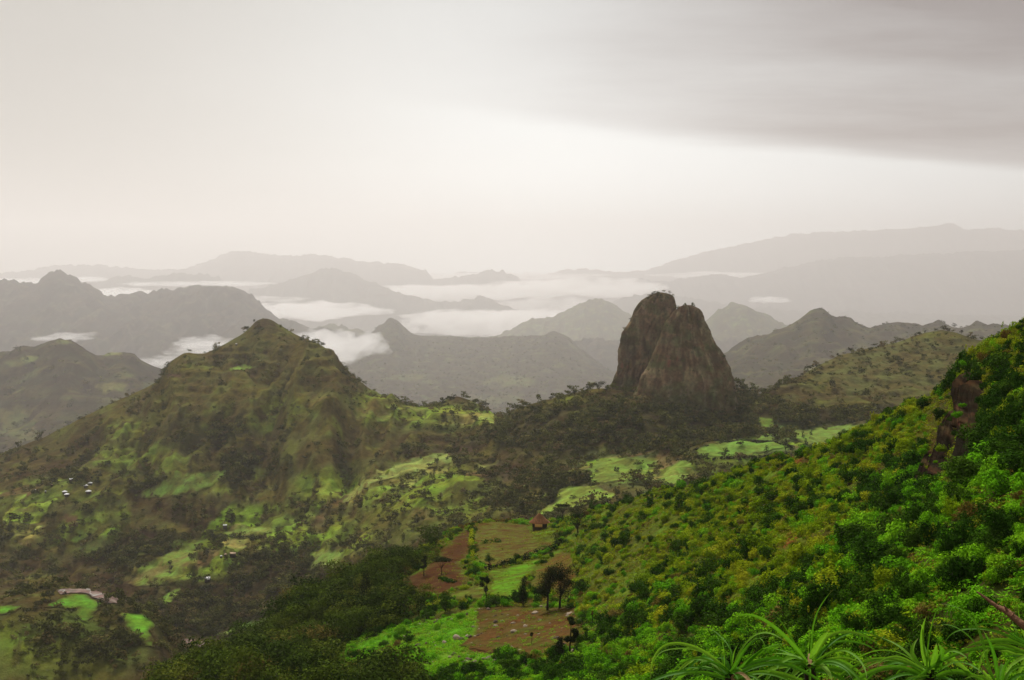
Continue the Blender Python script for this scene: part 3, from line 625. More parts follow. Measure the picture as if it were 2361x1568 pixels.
# ------------------------------------------------------------------ fields, draped over the ground
FIELDS = []
def drape(name, poly, mat, label, col_fn, owner, lift=.35, cell=3.0, kind='structure', exclude=True, edge=0):
    P = np.asarray(poly, float)
    pts = []
    n = len(P)
    for i in range(n):
        a, b = P[i], P[(i + 1) % n]; L = max(2, int(np.hypot(*(b - a)) / 5))
        for j in range(L):
            q = a + (b - a) * j / L
            q = q + np.array([fbm(np.array([q[0] / 16]), np.array([q[1] / 16]), 2, 301)[0], fbm(np.array([q[1] / 16]), np.array([q[0] / 16]), 2, 303)[0]]) * np.array([7.0, 3.0])
            pts.append(q)
    W3 = []
    for q in pts:
        h = ray(q[0], q[1])
        if h is not None and (owner is None or OWN[h[2]] == owner): W3.append(h[0])
    if len(W3) < 4: return None
    if exclude: FIELDS.append(P)
    bd = [Vector((w_.x, w_.y)) for w_ in W3]; nb = len(bd)
    xs = np.array([v.x for v in bd]); ys = np.array([v.y for v in bd])
    gx, gy = np.meshgrid(np.arange(xs.min(), xs.max(), cell), np.arange(ys.min(), ys.max(), cell))
    gx = gx.ravel() + RNG.uniform(-.2, .2, gx.size) * cell; gy = gy.ravel() + RNG.uniform(-.2, .2, gy.size) * cell
    ins = inpoly(gx, gy, np.stack([xs, ys], 1))
    inner = [Vector((a, b)) for a, b in zip(gx[ins], gy[ins])]
    r = delaunay_2d_cdt(bd + inner, [(i, (i + 1) % nb) for i in range(nb)], [], 1, 1e-4)
    V = []
    for v in r[0]:
        h = drop(v.x, v.y)
        V.append((v.x, v.y, (h.z if h else -100) + lift))
    F_ = [f for f in r[2] if len(f) == 3]
    if not F_: return None
    V = np.array(V)
    me = mesh_np(name, V, F_, mat, True)
    px, py = proj(V); C = col_fn(px, py, V)
    if edge > 0:                                     # the crop thins out into the rough ground at its margins
        B2 = np.stack([xs, ys], 1); dist = np.full(len(V), 1e9)
        for q in B2: dist = np.minimum(dist, np.hypot(V[:, 0] - q[0], V[:, 1] - q[1]))
        g = (near_cover if owner == 'near_hillside' else b_cover)(px, py, V, None)
        C = mixc(g, C, sstep(dist + edge * .8 * fbm(V[:, 0] / (edge * 1.3), V[:, 1] / (edge * 1.3), 3, 311), 0, edge))
    add_color(me, 'cover', C)
    o = link(name, me); tag(o, label, None, None, kind)
    return o
def crop(col, col2, size, seed, amt=.95):
    def f(px, py, V):
        n = fbm(V[:, 0] / size, V[:, 1] / size, 4, seed)
        return mixc(np.tile(np.array(col), (len(px), 1)), np.array(col2) * .8, sstep(n, -.3, .5) * amt) * 1.25
    return f
M_FIELDN = ground_mat('near_field', .8, .15, .7, 1.5)
M_FIELDM = ground_mat('far_field', 3.0, .5, .75)
T4 = (864.6, 1152.9, .2197); GL = (0, 1031.8, .342); G2 = (749.3, 518.8, .342); GR = (1498.7, 518.8, .3652); G1 = (0, 518.8, .342)
nf = 'near_hillside'; vm = 'valley_and_mountain'
def field(pts, tr, label, c1_, c2_, near=False, size=None, name='field', cell=None, owner=None):
    return drape(name, tf(pts, *tr), M_FIELDN if near else M_FIELDM, label, crop(c1_, c2_, size or (6 if near else 16), len(FIELDS) + 400),
                 owner or (nf if near else vm), .12 if near else .45, cell or (1.3 if near else 3.2), edge=1.6 if near else 2.8)
field([(150,870),(500,740),(640,610),(800,450),(900,340),(1000,300),(1010,500),(1000,560),(930,650),(900,690),(950,800),(1040,860),(960,900),(800,950),(680,1000),(550,1010),(180,920)], T4, 'dark red brown ploughed field under the flat topped tree', (.052,.023,.011), (.078,.040,.015), True, name='ploughed_field')
field([(1035,300),(1100,262),(1300,228),(1600,275),(1620,335),(1700,440),(1895,425),(1905,485),(1650,590),(1450,665),(1185,722),(1080,640),(1060,480)], T4, 'olive brown field below the thatched hut', (.078,.078,.016), (.085,.050,.018), True, 4)
field([(1185,760),(1450,695),(1700,625),(1690,720),(1620,800),(1560,830),(1540,1050),(1200,1000),(1250,880)], T4, 'bright green field below the dark hedge', (.075,.165,.010), (.085,.115,.015), True, 5)
field([(720,1010),(1000,925),(1150,885),(1180,1040),(1000,1060),(900,1050)], T4, 'olive green field between ploughed ground and twisted tree', (.085,.105,.016), (.075,.060,.018), True, 5)
field([(1720,720),(1900,570),(2060,545),(2140,850),(2060,950),(1700,975),(1640,900)], T4, 'brown fallow field behind the pair of tall trees', (.085,.050,.014), (.080,.072,.014), True, 4)
field([(1040,1100),(1300,1085),(1690,1090),(1730,1200),(1700,1330),(1540,1410),(1150,1395),(910,1345),(995,1240)], G4, 'brown stony field with scattered pale rocks', (.075,.040,.014), (.072,.064,.014), True, 5)
for lab, tr, pts, a, b in [
    ('long bright green field on the mountain foot', GL, [(880,340),(1150,200),(1180,150),(1250,180),(1520,155),(1520,200),(1380,290),(1100,340)], (.115,.17,.032), (.10,.12,.03)),
    ('large green and tan field sloping towards the river', GL, [(850,920),(1020,770),(1130,710),(1390,610),(1420,640),(1330,690),(1340,780),(1260,850),(1140,930),(980,945)], (.12,.165,.03), (.15,.12,.04)),
    ('yellow field in the middle of the valley', GL, [(1480,620),(1690,615),(1670,680),(1600,705),(1490,660)], (.24,.22,.06), (.17,.17,.05)),
    ('narrow green field above the yellow field', GL, [(1480,600),(1600,510),(1680,540),(1940,545),(1740,600)], (.15,.19,.04), (.24,.20,.07)),
    ('small bright green strip by the white roofed hut', GL, [(1210,890),(1330,820),(1320,870),(1250,905)], (.13,.22,.03), (.12,.17,.03)),
    ('bright green strip below the white roofed hut', GL, [(1080,1020),(1220,930),(1220,980),(1110,1085)], (.13,.22,.03), (.12,.17,.03)),
    ('vivid green field on the low hill before the stony river', GL, [(290,1080),(450,1000),(560,990),(690,1060),(640,1130),(590,1190),(540,1160),(520,1090)], (.085,.22,.018), (.09,.16,.02)),
    ('vivid green tongue shaped field right of the low hill', GL, [(790,1120),(960,1120),(1060,1190),(1020,1240),(1030,1345),(980,1340),(880,1260),(840,1190)], (.10,.25,.018), (.10,.19,.02)),
    ('pale green field above the lower river bend', GL, [(1450,1270),(1600,1200),(1760,1150),(1860,1140),(1740,1220),(1600,1285)], (.12,.19,.045), (.11,.16,.04)),
    ('green field on top of the low hill', GL, [(-90,1075),(0,1070),(150,1070),(110,1110),(0,1130),(-90,1130)], (.085,.20,.018), (.09,.15,.02)),
    ('tan field below the village', GL, [(110,640),(200,615),(250,650),(180,672)], (.20,.15,.05), (.16,.14,.05)),
    ('brown ploughed plot below the village', GL, [(360,500),(430,450),(540,450),(545,500),(450,520)], (.16,.085,.05), (.13,.08,.04)),
    ('green plot with two round trees', GL, [(460,640),(520,560),(620,530),(660,560),(520,650)], (.13,.19,.03), (.12,.15,.03)),
    ('bright green plot left of the village', GL, [(80,370),(120,325),(190,310),(180,345),(110,380)], (.17,.24,.04), (.15,.18,.04)),
    ('green and yellow field with a dark ditch', GL, [(2050,830),(2110,770),(2060,720),(2180,690),(2330,680),(2330,740),(2260,830)], (.13,.19,.035), (.17,.18,.05)),
    ('green wedge on the mountain flank', GL, [(2000,295),(2080,220),(2150,190),(2140,280)], (.13,.18,.04), (.12,.15,.04)),
    ('green field below the white roofs', GL, [(40,460),(100,410),(250,400),(330,460),(150,470)], (.12,.15,.03), (.12,.12,.03)),
    ('olive green field below the ploughed plot', GL, [(530,690),(690,590),(800,640),(690,700),(560,720)], (.085,.12,.03), (.09,.10,.03)),
    ('bright terrace under the mountain shoulder', G2, [(360,1205),(470,1195),(560,1250),(420,1240)], (.20,.24,.045), (.16,.19,.04)),
    ('green terrace strip', G2, [(260,1335),(380,1285),(470,1270),(430,1325)], (.16,.20,.04), (.13,.15,.04)),
    ('yellow green field at the saddle edge', G2, [(1030,1310),(1060,1260),(1130,1270),(1170,1310),(1140,1350)], (.21,.25,.05), (.18,.20,.05)),
    ('small green field beside the knoll', G2, [(970,1190),(1050,1215),(1000,1225)], (.19,.22,.05), (.16,.18,.05)),
    ('pale green field along the crest of the spur', G4, [(60,420),(200,280),(350,160),(560,80),(800,35),(830,60),(900,70),(800,120),(500,200),(330,240),(180,360)], (.19,.22,.055), (.15,.18,.05)),
    ('large pale green field under the rock', G4, [(1740,170),(1880,70),(2280,70),(2250,130),(2100,220),(1780,250)], (.125,.185,.030), (.12,.15,.03)),
    ('pale green field behind the hillside trees', G4, [(1560,330),(1600,270),(1830,260),(1960,320),(1940,350),(1700,400),(1420,480),(1440,430),(1540,370)], (.16,.22,.036), (.13,.18,.03)),
    ('green field beside the hillside crest', G4, [(2240,220),(2360,90),(2500,120),(2480,200),(2270,290)], (.14,.20,.034), (.12,.16,.03)),
    ('flat green field with hedgerow trees', GR, [(280,1420),(400,1370),(560,1355),(800,1370),(870,1400),(700,1440),(520,1468),(300,1460)], (.12,.20,.034), (.11,.16,.03)),
    ('pale green field at the foot of the dark hill', GR, [(900,1300),(1000,1290),(1400,1250),(1380,1290),(1250,1340),(1080,1410),(950,1380),(890,1330)], (.12,.18,.034), (.12,.15,.034)),
    ('green field in the gap right of the rock', GR, [(680,1210),(760,1220),(850,1280),(780,1310),(690,1290)], (.13,.19,.03), (.11,.15,.03)),
    ('small bright field on the shelf below the summit', G1, [(1490,975),(1560,962),(1660,942),(1770,955),(1740,972),(1560,985)], (.15,.22,.04), (.12,.17,.035)),
    ('pale field left of the mountain', G1, [(660,1090),(780,1065),(830,1090),(740,1110)], (.13,.14,.06), (.11,.11,.05)),
]:
    field(pts, tr, lab, a, b)
# stony river bed with pale strands of water
M_RIVER = ground_mat('river_gravel', 2.0, .4, .5)
rc = crop((.185,.135,.120), (.125,.092,.080), 9, 501)
drape('riverbed', tf([(375,962),(430,955),(560,962),(680,975),(800,1000),(785,1060),(700,1048),(640,1015),(560,985),(450,988),(400,1000)], *GL), M_RIVER, 'stony grey pink river bed behind the low hill', rc, None, .5, 3)
drape('riverbed', tf([(1205,1300),(1300,1300),(1480,1330),(1585,1335),(1500,1400),(1400,1410),(1350,1390),(1260,1355)], *GL), M_RIVER, 'stony grey pink river bed at the lower bend', rc, None, .5, 3)
m_w, nw, bw, ow = new_mat('river_water'); bw.inputs['Base Color'].default_value = (.42, .38, .33, 1); bw.inputs['Roughness'].default_value = .25; bw.inputs['Specular IOR Level'].default_value = .5
def strand(pts, wpx, label):
    up = [(x, y - wpx / 2) for x, y in pts]; dn = [(x, y + wpx / 2) for x, y in reversed(pts)]
    o = drape('stream', tf(up + dn, *GL), m_w, label, crop((.4,.36,.32), (.4,.36,.32), 9, 1), None, .75, 3, exclude=False)
strand([(385,968),(430,972),(440,968),(420,985)], 6, 'pale thread of water at the left of the river bed')
strand([(570,965),(625,975),(600,990),(650,1005),(700,998),(760,996),(810,1002)], 6, 'pale winding thread of water across the river bed')

# ================================================================== plants: materials and builders
def leaf_mat(name, stops, bright=(.6, 1.35), trans=.10, rough=.75):
    m, n, b, o = new_mat(name)
    oi = n.node('ShaderNodeObjectInfo'); geo = n.node('ShaderNodeNewGeometry')
    col = n.ramp(oi.outputs['Random'], stops)
    k = n.node('ShaderNodeMapRange'); n.l.new(geo.outputs['Random Per Island'], k.inputs['Value'])
    k.inputs['To Min'].default_value, k.inputs['To Max'].default_value = bright
    vm = n.node('ShaderNodeVectorMath', operation='SCALE'); n.l.new(col, vm.inputs[0]); n.l.new(k.outputs[0], vm.inputs['Scale'])
    n.l.new(vm.outputs[0], b.inputs['Base Color']); b.inputs['Roughness'].default_value = rough; b.inputs['Specular IOR Level'].default_value = 0
    if trans:
        t = n.node('ShaderNodeBsdfTranslucent'); n.l.new(vm.outputs[0], t.inputs[0])
        ms_ = n.node('ShaderNodeMixShader'); ms_.inputs[0].default_value = trans
        n.l.new(b.outputs[0], ms_.inputs[1]); n.l.new(t.outputs[0], ms_.inputs[2]); n.l.new(ms_.outputs[0], o.inputs[0])
    return m
def flat_mat(name, col, rough=.85, var=.35, scale=3.0, spec=.15):
    m, n, b, o = new_mat(name)
    tc_ = n.node('ShaderNodeTexCoord'); a = n.noise(tc_.outputs['Object'], scale, 5, .6)
    oi = n.node('ShaderNodeObjectInfo')
    f = n.m('ADD', 1 - var, n.m('MULTIPLY', a, 2 * var)); f = n.m('MULTIPLY', f, n.m('ADD', .85, n.m('MULTIPLY', oi.outputs['Random'], .3)))
    vm = n.node('ShaderNodeVectorMath', operation='SCALE'); vm.inputs[0].default_value = col; n.l.new(f, vm.inputs['Scale'])
    n.l.new(vm.outputs[0], b.inputs['Base Color']); b.inputs['Roughness'].default_value = rough; b.inputs['Specular IOR Level'].default_value = spec
    bp = n.node('ShaderNodeBump'); bp.inputs['Strength'].default_value = .5; bp.inputs['Distance'].default_value = .05
    n.l.new(a, bp.inputs['Height']); n.l.new(bp.outputs[0], b.inputs['Normal'])
    return m
M_BRIGHT = leaf_mat('bright_leaves', [(0, (.085, .27, .006)), (.5, (.14, .38, .008)), (1, (.22, .44, .012))])
M_OLIVE = leaf_mat('olive_leaves', [(0, (.16, .265, .006)), (.5, (.25, .35, .008)), (1, (.35, .36, .014))])
M_DEEP = leaf_mat('deep_leaves', [(0, (.018, .052, .004)), (.5, (.030, .078, .005)), (1, (.048, .10, .007))])
M_BROWNISH = leaf_mat('brownish_leaves', [(0, (.14, .085, .016)), (1, (.18, .14, .03))])
M_GRASSY = leaf_mat('tussock_leaves', [(0, (.11, .135, .008)), (.45, (.18, .19, .012)), (.8, (.18, .11, .018)), (1, (.12, .20, .010))])
M_WOOD_NEAR = leaf_mat('woodland_leaves', [(0, (.022, .038, .006)), (.35, (.04, .066, .008)), (.70, (.075, .11, .010)), (.92, (.11, .13, .014)), (1, (.13, .09, .022))], (.55, 1.3), .15)
M_WOOD_FAR = leaf_mat('far_woodland_leaves', [(0, (.042, .044, .012)), (.4, (.078, .084, .018)), (.75, (.13, .13, .027)), (1, (.15, .105, .040))], (.6, 1.3), .1)
M_TREE_DARK = leaf_mat('dark_tree_leaves', [(0, (.012, .020, .006)), (1, (.022, .032, .008))], (.6, 1.4), .12)
M_TREE_MID = leaf_mat('field_tree_leaves', [(0, (.022, .028, .012)), (1, (.038, .042, .016))], (.6, 1.4), .12)
M_BARK = flat_mat('bark', (.035, .024, .015), .9, .4, 6)
M_ROCKS = flat_mat('pale_stone', (.30, .235, .165), .85, .35, 2.2)
M_ROCKS2 = flat_mat('brown_stone', (.12, .08, .055), .85, .35, 2.2)

def leaf_cloud(lobes, n, size, rng, flat=0.0, shell=(.72, 1.05), up=.25, aspect=.6):
    """n small bent leaves over the shells of several lobes [(x,y,z,rx,ry,rz)]"""
    Lb = np.asarray(lobes, float)
    wgt = (Lb[:, 3] * Lb[:, 4] + Lb[:, 4] * Lb[:, 5]); wgt /= wgt.sum()
    k = rng.choice(len(Lb), n, p=wgt)
    d = rng.normal(size=(n, 3)); d[:, 2] += up; d /= np.linalg.norm(d, axis=1)[:, None]
    r = rng.uniform(shell[0], shell[1], n)[:, None]
    c = Lb[k, :3] + d * Lb[k, 3:] * r
    nrm = d / Lb[k, 3:]; nrm /= np.linalg.norm(nrm, axis=1)[:, None]
    nrm = nrm + rng.normal(scale=.45, size=(n, 3)); nrm[:, 2] += .35; nrm /= np.linalg.norm(nrm, axis=1)[:, None]
    t = np.cross(nrm, rng.normal(size=(n, 3))); t /= np.linalg.norm(t, axis=1)[:, None]
    b = np.cross(nrm, t)
    s = (size * rng.uniform(.6, 1.5, n))[:, None]
    V = np.stack([c - t * s, c - b * s * aspect - nrm * s * .12, c + t * s, c + b * s * aspect - nrm * s * .12], 1).reshape(-1, 3)
    return V, np.arange(4 * n).reshape(n, 4)
def bush_mesh(name, mat, n, size, seed, wide=1.0, tall=1.0, nl=6):
    rng = np.random.default_rng(seed)
    lob = [(0, 0, .42 * tall, .55 * wide, .55 * wide, .45 * tall)]
    for i in range(nl):
        a = rng.uniform(0, 6.28); r = rng.uniform(.25, .72) * wide; q = rng.uniform(.24, .44)
        lob.append((r * math.cos(a), r * math.sin(a), rng.uniform(.18, .75) * tall, q * wide, q * wide, q * rng.uniform(.7, 1.1)))
    for i in range(5):                        # loose shoots sticking out of the mass
        a = rng.uniform(0, 6.28); r = rng.uniform(.2, .85) * wide
        lob.append((r * math.cos(a), r * math.sin(a), rng.uniform(.35, 1.0) * tall, .10, .10, rng.uniform(.14, .30)))
    V, F_ = leaf_cloud(lob, n, size, rng, shell=(.62, 1.14))
    V[:, 2] = np.maximum(V[:, 2], -.12)
    return mesh_np(name, V, F_, mat)
def tube(path, radii, seg=7):
    P = np.asarray(path, float); V, F_ = [], []
    for i, p in enumerate(P):
        t = P[min(i + 1, len(P) - 1)] - P[max(i - 1, 0)]; t /= np.linalg.norm(t) + 1e-9
        u = np.cross(t, (0.31, .95, .05)); u /= np.linalg.norm(u) + 1e-9; v = np.cross(t, u)
        for j in range(seg):
            a = 2 * math.pi * j / seg; V.append(p + radii[i] * (math.cos(a) * u + math.sin(a) * v))
    for i in range(len(P) - 1):
        for j in range(seg):
            F_.append((i * seg + j, i * seg + (j + 1) % seg, (i + 1) * seg + (j + 1) % seg, (i + 1) * seg + j))
    return np.array(V), np.array(F_)
def join(parts):
    Vs, Fs, o_ = [], [], 0
    for V, F_ in parts: Vs.append(V); Fs.append(np.asarray(F_) + o_); o_ += len(V)
    return np.vstack(Vs), np.vstack(Fs)
def tree_parts(kind, h, w, seed, n, leaf):
    """trunk with limbs, and crown, of a tree h metres high with a crown w metres wide"""
    rng = np.random.default_rng(seed); r0 = max(.024 * h, .05)
    lob, limbs = [], []
    lean = rng.uniform(-.06, .06) * h
    if kind == 'flat':          # flat topped acacia
        fork = .42 * h
        for i in range(7):
            a = i * 0.9 + rng.uniform(-.3, .3); r = rng.uniform(.15, .40) * w
            lob.append((lean + r * math.cos(a), r * math.sin(a), h * rng.uniform(.80, .90), .20 * w, .20 * w, .075 * h))
    elif kind == 'column':
        fork = .10 * h
        for i in range(6):
            z = h * (.20 + .14 * i); q = w * (.36 + .10 * math.sin(1 + i * .5)) * (1 if i < 4 else .8)
            lob.append((lean * z / h + rng.uniform(-.1, .1) * w, rng.uniform(-.1, .1) * w, z, q, q, .14 * h))
    elif kind == 'round':
        fork = .22 * h
        for i in range(9):
            a = rng.uniform(0, 6.28); r = rng.uniform(.08, .36) * w
            lob.append((lean + r * math.cos(a), r * math.sin(a), h * rng.uniform(.38, .86), w * rng.uniform(.17, .27), w * rng.uniform(.17, .27), h * rng.uniform(.10, .15)))
    elif kind == 'dense':       # foliage from the ground up
        fork = .12 * h
        for i in range(13):
            a = rng.uniform(0, 6.28); r = rng.uniform(.05, .34) * w
            lob.append((lean + r * math.cos(a), r * math.sin(a), h * rng.uniform(.18, .86), w * rng.uniform(.20, .30), w * rng.uniform(.20, .30), h * rng.uniform(.12, .18)))
    elif kind == 'tall':        # long bare trunk, ragged crown in the upper two thirds
        fork = .34 * h
        for i in range(15):
            a = rng.uniform(0, 6.28); r = rng.uniform(.05, .38) * w
            lob.append((lean + r * math.cos(a), r * math.sin(a), h * rng.uniform(.36, .92), w * rng.uniform(.17, .28), w * rng.uniform(.17, .28), h * rng.uniform(.08, .14)))
    elif kind == 'sparse':
        fork = .40 * h
        for i in range(6):
            a = rng.uniform(0, 6.28); r = rng.uniform(.1, .45) * w
            lob.append((lean + r * math.cos(a), r * math.sin(a), h * rng.uniform(.35, .95), w * rng.uniform(.13, .24), w * rng.uniform(.13, .24), h * rng.uniform(.06, .11)))
    elif kind == 'stump':
        fork = .5 * h
        for i in range(3):
            a = rng.uniform(0, 6.28); r = rng.uniform(.1, .3) * w
            lob.append((lean + r * math.cos(a), r * math.sin(a), h * rng.uniform(.6, .95), w * .16, w * .16, h * .07))
    trunk = [tube([(0, 0, -.25), (lean * .15, rng.uniform(-.02, .02) * h, fork * .5), (lean * .5, 0, fork)], [r0 * 1.25, r0 * .95, r0 * .75])]
    if kind == 'column':
        trunk.append(tube([(lean * .5, 0, fork), (lean, 0, h * .9)], [r0 * .7, r0 * .15]))
    else:
        for x, y, z, a, b, c in lob[:8]:
            m_ = np.array([lean * .5 + (x - lean * .5) * .55, y * .5, fork + (z - fork) * .45])
            trunk.append(tube([(lean * .5, 0, fork * .93), m_, (x, y, z)], [r0 * .55, r0 * .32, r0 * .1], 5))
    tm = mesh_np('trunk', *join(trunk), M_BARK, True)
    V, F_ = leaf_cloud(lob, n, leaf, rng, shell=(.45, 1.12), up=.15)
    return tm, (V, F_)
def add_tree(name, kind, p, h, w, seed, n, leaf, mat, label, cat='tree', group=None):
    r_ = link(name, None, None, p); tag(r_, label, cat, group)
    r_.rotation_euler.z = random.uniform(0, 6.28)
    tm, (V, F_) = tree_parts(kind, h, w, seed, n, leaf)
    link('trunk', tm, r_); link('crown', mesh_np('crown', V, F_, mat), r_)
    return r_
# a stuff object: points that carry plants whose shapes are those of plants already standing in the scene
def scatter(name, P, scl, idx, sources, label, tilt=.12):
    n = len(P)
    me = bpy.data.meshes.new(name); me.vertices.add(n); me.vertices.foreach_set('co', np.asarray(P, np.float32).ravel())
    rot = np.stack([RNG.normal(scale=tilt, size=n), RNG.normal(scale=tilt, size=n), RNG.uniform(0, 6.28, n)], 1).astype(np.float32)
    a = me.attributes.new('turn', 'FLOAT_VECTOR', 'POINT'); a.data.foreach_set('vector', rot.ravel())
    s3 = np.asarray(scl, np.float32)
    if s3.ndim == 1: s3 = np.stack([s3 * RNG.uniform(.85, 1.2, n), s3 * RNG.uniform(.85, 1.2, n), s3 * RNG.uniform(.8, 1.2, n)], 1).astype(np.float32)
    a = me.attributes.new('size', 'FLOAT_VECTOR', 'POINT'); a.data.foreach_set('vector', s3.ravel())
    a = me.attributes.new('which', 'INT', 'POINT'); a.data.foreach_set('value', np.asarray(idx, np.int32))
    o = link(name, me); tag(o, label, None, None, 'stuff')
    g = bpy.data.node_groups.new(name, 'GeometryNodeTree'); N = g.nodes; Lk = g.links
    g.interface.new_socket('Geometry', in_out='INPUT', socket_type='NodeSocketGeometry')
    g.interface.new_socket('Geometry', in_out='OUTPUT', socket_type='NodeSocketGeometry')
    gi, go = N.new('NodeGroupInput'), N.new('NodeGroupOutput')
    iop = N.new('GeometryNodeInstanceOnPoints'); iop.inputs['Pick Instance'].default_value = True
    jn = N.new('GeometryNodeGeometryToInstance')
    for s_ in reversed(sources):
        oi = N.new('GeometryNodeObjectInfo'); oi.transform_space = 'ORIGINAL'; oi.inputs['Object'].default_value = s_; oi.inputs['As Instance'].default_value = False
        gti = N.new('GeometryNodeGeometryToInstance'); Lk.new(oi.outputs['Geometry'], gti.inputs[0])
        if 'jj' not in locals(): jj = N.new('GeometryNodeJoinGeometry')
        Lk.new(gti.outputs[0], jj.inputs[0])
    N.remove(jn)
    def attr(nm, ty):
        q = N.new('GeometryNodeInputNamedAttribute'); q.data_type = ty; q.inputs['Name'].default_value = nm; return q.outputs['Attribute']
    e2r = N.new('FunctionNodeEulerToRotation'); Lk.new(attr('turn', 'FLOAT_VECTOR'), e2r.inputs[0])
    Lk.new(gi.outputs[0], iop.inputs['Points']); Lk.new(jj.outputs[0], iop.inputs['Instance'])
    Lk.new(attr('which', 'INT'), iop.inputs['Instance Index']); Lk.new(e2r.outputs[0], iop.inputs['Rotation']); Lk.new(attr('size', 'FLOAT_VECTOR'), iop.inputs['Scale'])
    Lk.new(iop.outputs[0], go.inputs[0])
    md = o.modifiers.new('plants', 'NODES'); md.node_group = g
    return o
def sample(nm, n, weight, tmin=0, tmax=99):
    """n random points of a terrain sheet, as many per square metre as weight(px,py,P) says"""
    S = SHEETS[nm]; V, Q = S['V'], S['Q']
    c = V[Q].mean(1); t = S['T'][Q].mean(1)
    ar = np.linalg.norm(np.cross(V[Q[:, 2]] - V[Q[:, 0]], V[Q[:, 3]] - V[Q[:, 1]]), axis=1) / 2
    px, py = proj(c)
    wg = ar * weight(px, py, c) * (t >= tmin) * (t <= tmax) * (px > -170) * (px < (2980 if nm == 'near_hillside' else 2560)) * (py < 1700)
    tot = wg.sum()
    k = RNG.choice(len(Q), n, p=wg / tot)
    u, v = RNG.uniform(size=(2, n, 1))
    q = Q[k]
    P = V[q[:, 0]] * (1 - u) * (1 - v) + V[q[:, 1]] * u * (1 - v) + V[q[:, 2]] * u * v + V[q[:, 3]] * (1 - u) * v
    return P, tot
def in_fields(px, py, grow=0):
    r_ = np.zeros(px.shape, bool)
    for P in FIELDS:
        if P[:, 1].max() + 5 < py.min() or P[:, 1].min() - 5 > py.max(): continue
        r_ |= inpoly(px, py, P)
    return r_

# ================================================================== bushes of the near hillside
def near_zone(px, py, c):
    n = fbm(c[:, 0] / 11, c[:, 1] / 11, 3, 601)
    fld = in_fields(px, py) | inpoly(px, py, ROCKY)
    grs = inpoly(px + 12 * n, py + 6 * n, GRASSY)
    wood = sstep(px, 1010, 880) * sstep(py, 1215, 1290) * (1 - grs)
    terr = sstep(px, 1560, 1440) * sstep(px, 900, 1000) * sstep(py, 1560, 1490) * (1 - .0 * wood)
    return n, fld, grs, wood, terr
def w_bush(px, py, c):
    n, fld, grs, wood, terr = near_zone(px, py, c)
    w_ = np.clip(.55 + .75 * n, .06, 2) * (1 - .78 * terr) * (1 - .9 * grs) * (1 - wood)
    scar = np.zeros_like(px)
    for (a, b, rx, ry) in [(1832,1062,17,9),(1824,1240,24,20),(1715,1172,18,8),(2345,1300,14,9),(1768,1222,14,7)]:
        scar = np.maximum(scar, (((px - a) / rx) ** 2 + ((py - b) / ry) ** 2) < 1)
    cl = sstep(px, 2120, 2150) * sstep(px, 2262, 2235) * sstep(py, 900, 930) * sstep(py, 1130, 1090)
    scar = np.maximum(scar, (((px - 1246) / 36) ** 2 + ((py - 1232) / 24) ** 2) < 1)
    return np.where(fld, 0, w_) * (1 - scar) * (1 - .97 * cl)
NB = 14500
PB, totB = sample('near_hillside', NB, w_bush, 1.6, 4.35)
bx, by = proj(PB)
nz = fbm(PB[:, 0] / 17, PB[:, 1] / 17, 3, 611)
lush = sstep(bx + 130 * nz, 1830, 2120) * sstep(by, 1000, 1130) + sstep(by + 40 * nz, 1330, 1480) * .9 + sstep(bx, 1500, 1250) * .5
lush = np.clip(lush, 0, 1)
u = RNG.uniform(size=NB)
cls = np.where(u < .12 + .18 * lush, 2, np.where(u < .12 + .18 * lush + (.12 + .50 * lush), 0, np.where(u > .97, 3, 1)))
dark_zone = (bx > 2190) & (by < 1110) & (by > 840)
cls = np.where(dark_zone & (RNG.uniform(size=NB) < .55), 2, cls)
sz = np.exp(RNG.normal(size=NB) * .46) * (.50 + .13 * lush + .24 * (cls == 2)) * np.where(by < 1180, .92, 1.0)
sz = np.clip(sz, .26, 1.8) * np.clip(PB[:, 1] / 75, .62, 1)
PROTO = {}
bush_kinds = {0: (M_BRIGHT, 'bright green', 3), 1: (M_OLIVE, 'olive green', 3), 2: (M_DEEP, 'dark green', 3), 3: (M_BROWNISH, 'brownish', 1)}
BM, BIDX = [], {}
for c_, (mt, nm_, cnt) in bush_kinds.items():
    for i in range(cnt):
        sd_ = 700 + c_ * 10 + i
        wide, tall = [(1.0, 1.0), (1.25, .8), (.85, 1.2)][i % 3]
        BIDX[(c_, i)] = len(BM); BM.append((bush_mesh('bush', mt, 1700, .054, sd_, wide, tall, 8), c_, i))
variant = np.array([RNG.integers(0, bush_kinds[int(k)][2]) for k in cls])
# the ones that show largest stand as bushes of their own
vis = (bx > 5) & (bx < 2356) & (by > 700) & (by < 1560)
app = sz / np.linalg.norm(PB, axis=1)
order = np.argsort(-np.where(vis, app, 0))
chosen, taken = [], np.zeros(NB, bool)
for i in order:
    if len(chosen) >= 290: break
    dirv = Vector((PB[i] + np.array([0, 0, .5 * sz[i]])).tolist()); h = BV.ray_cast(Vector((0, 0, 0)), dirv.normalized())
    if h[0] is None or h[3] > dirv.length - 2.0: chosen.append(i); taken[i] = True
LAND = [(1832,1062,'red soil scar on the crest'),(1824,1240,'red bare scar in mid slope'),(2180,1010,'rock outcrop'),(2345,1300,'red patch at the edge'),(1310,1500,'dark column tree on the stony field'),
        (1245,1215,'thatched hut'),(1275,1385,'two tall field trees'),(2310,1405,'dead branch'),(1860,1500,'middle long-leaved plant'),(1678,1530,'leftmost long-leaved plant'),(2145,1530,'third long-leaved plant'),
        (1566,1178,'dark column tree on the crest'),(1400,1440,'dead stumps'),(1339,1364,'low dark round tree'),(2355,860,'topmost corner of the hillside'),(1530,1330,'middle of the open slope'),(2000,1150,'olive upper slope'),(2150,1250,'lush slope under the outcrop'),(1980,1340,'lush lower slope')]
lab_used = {}
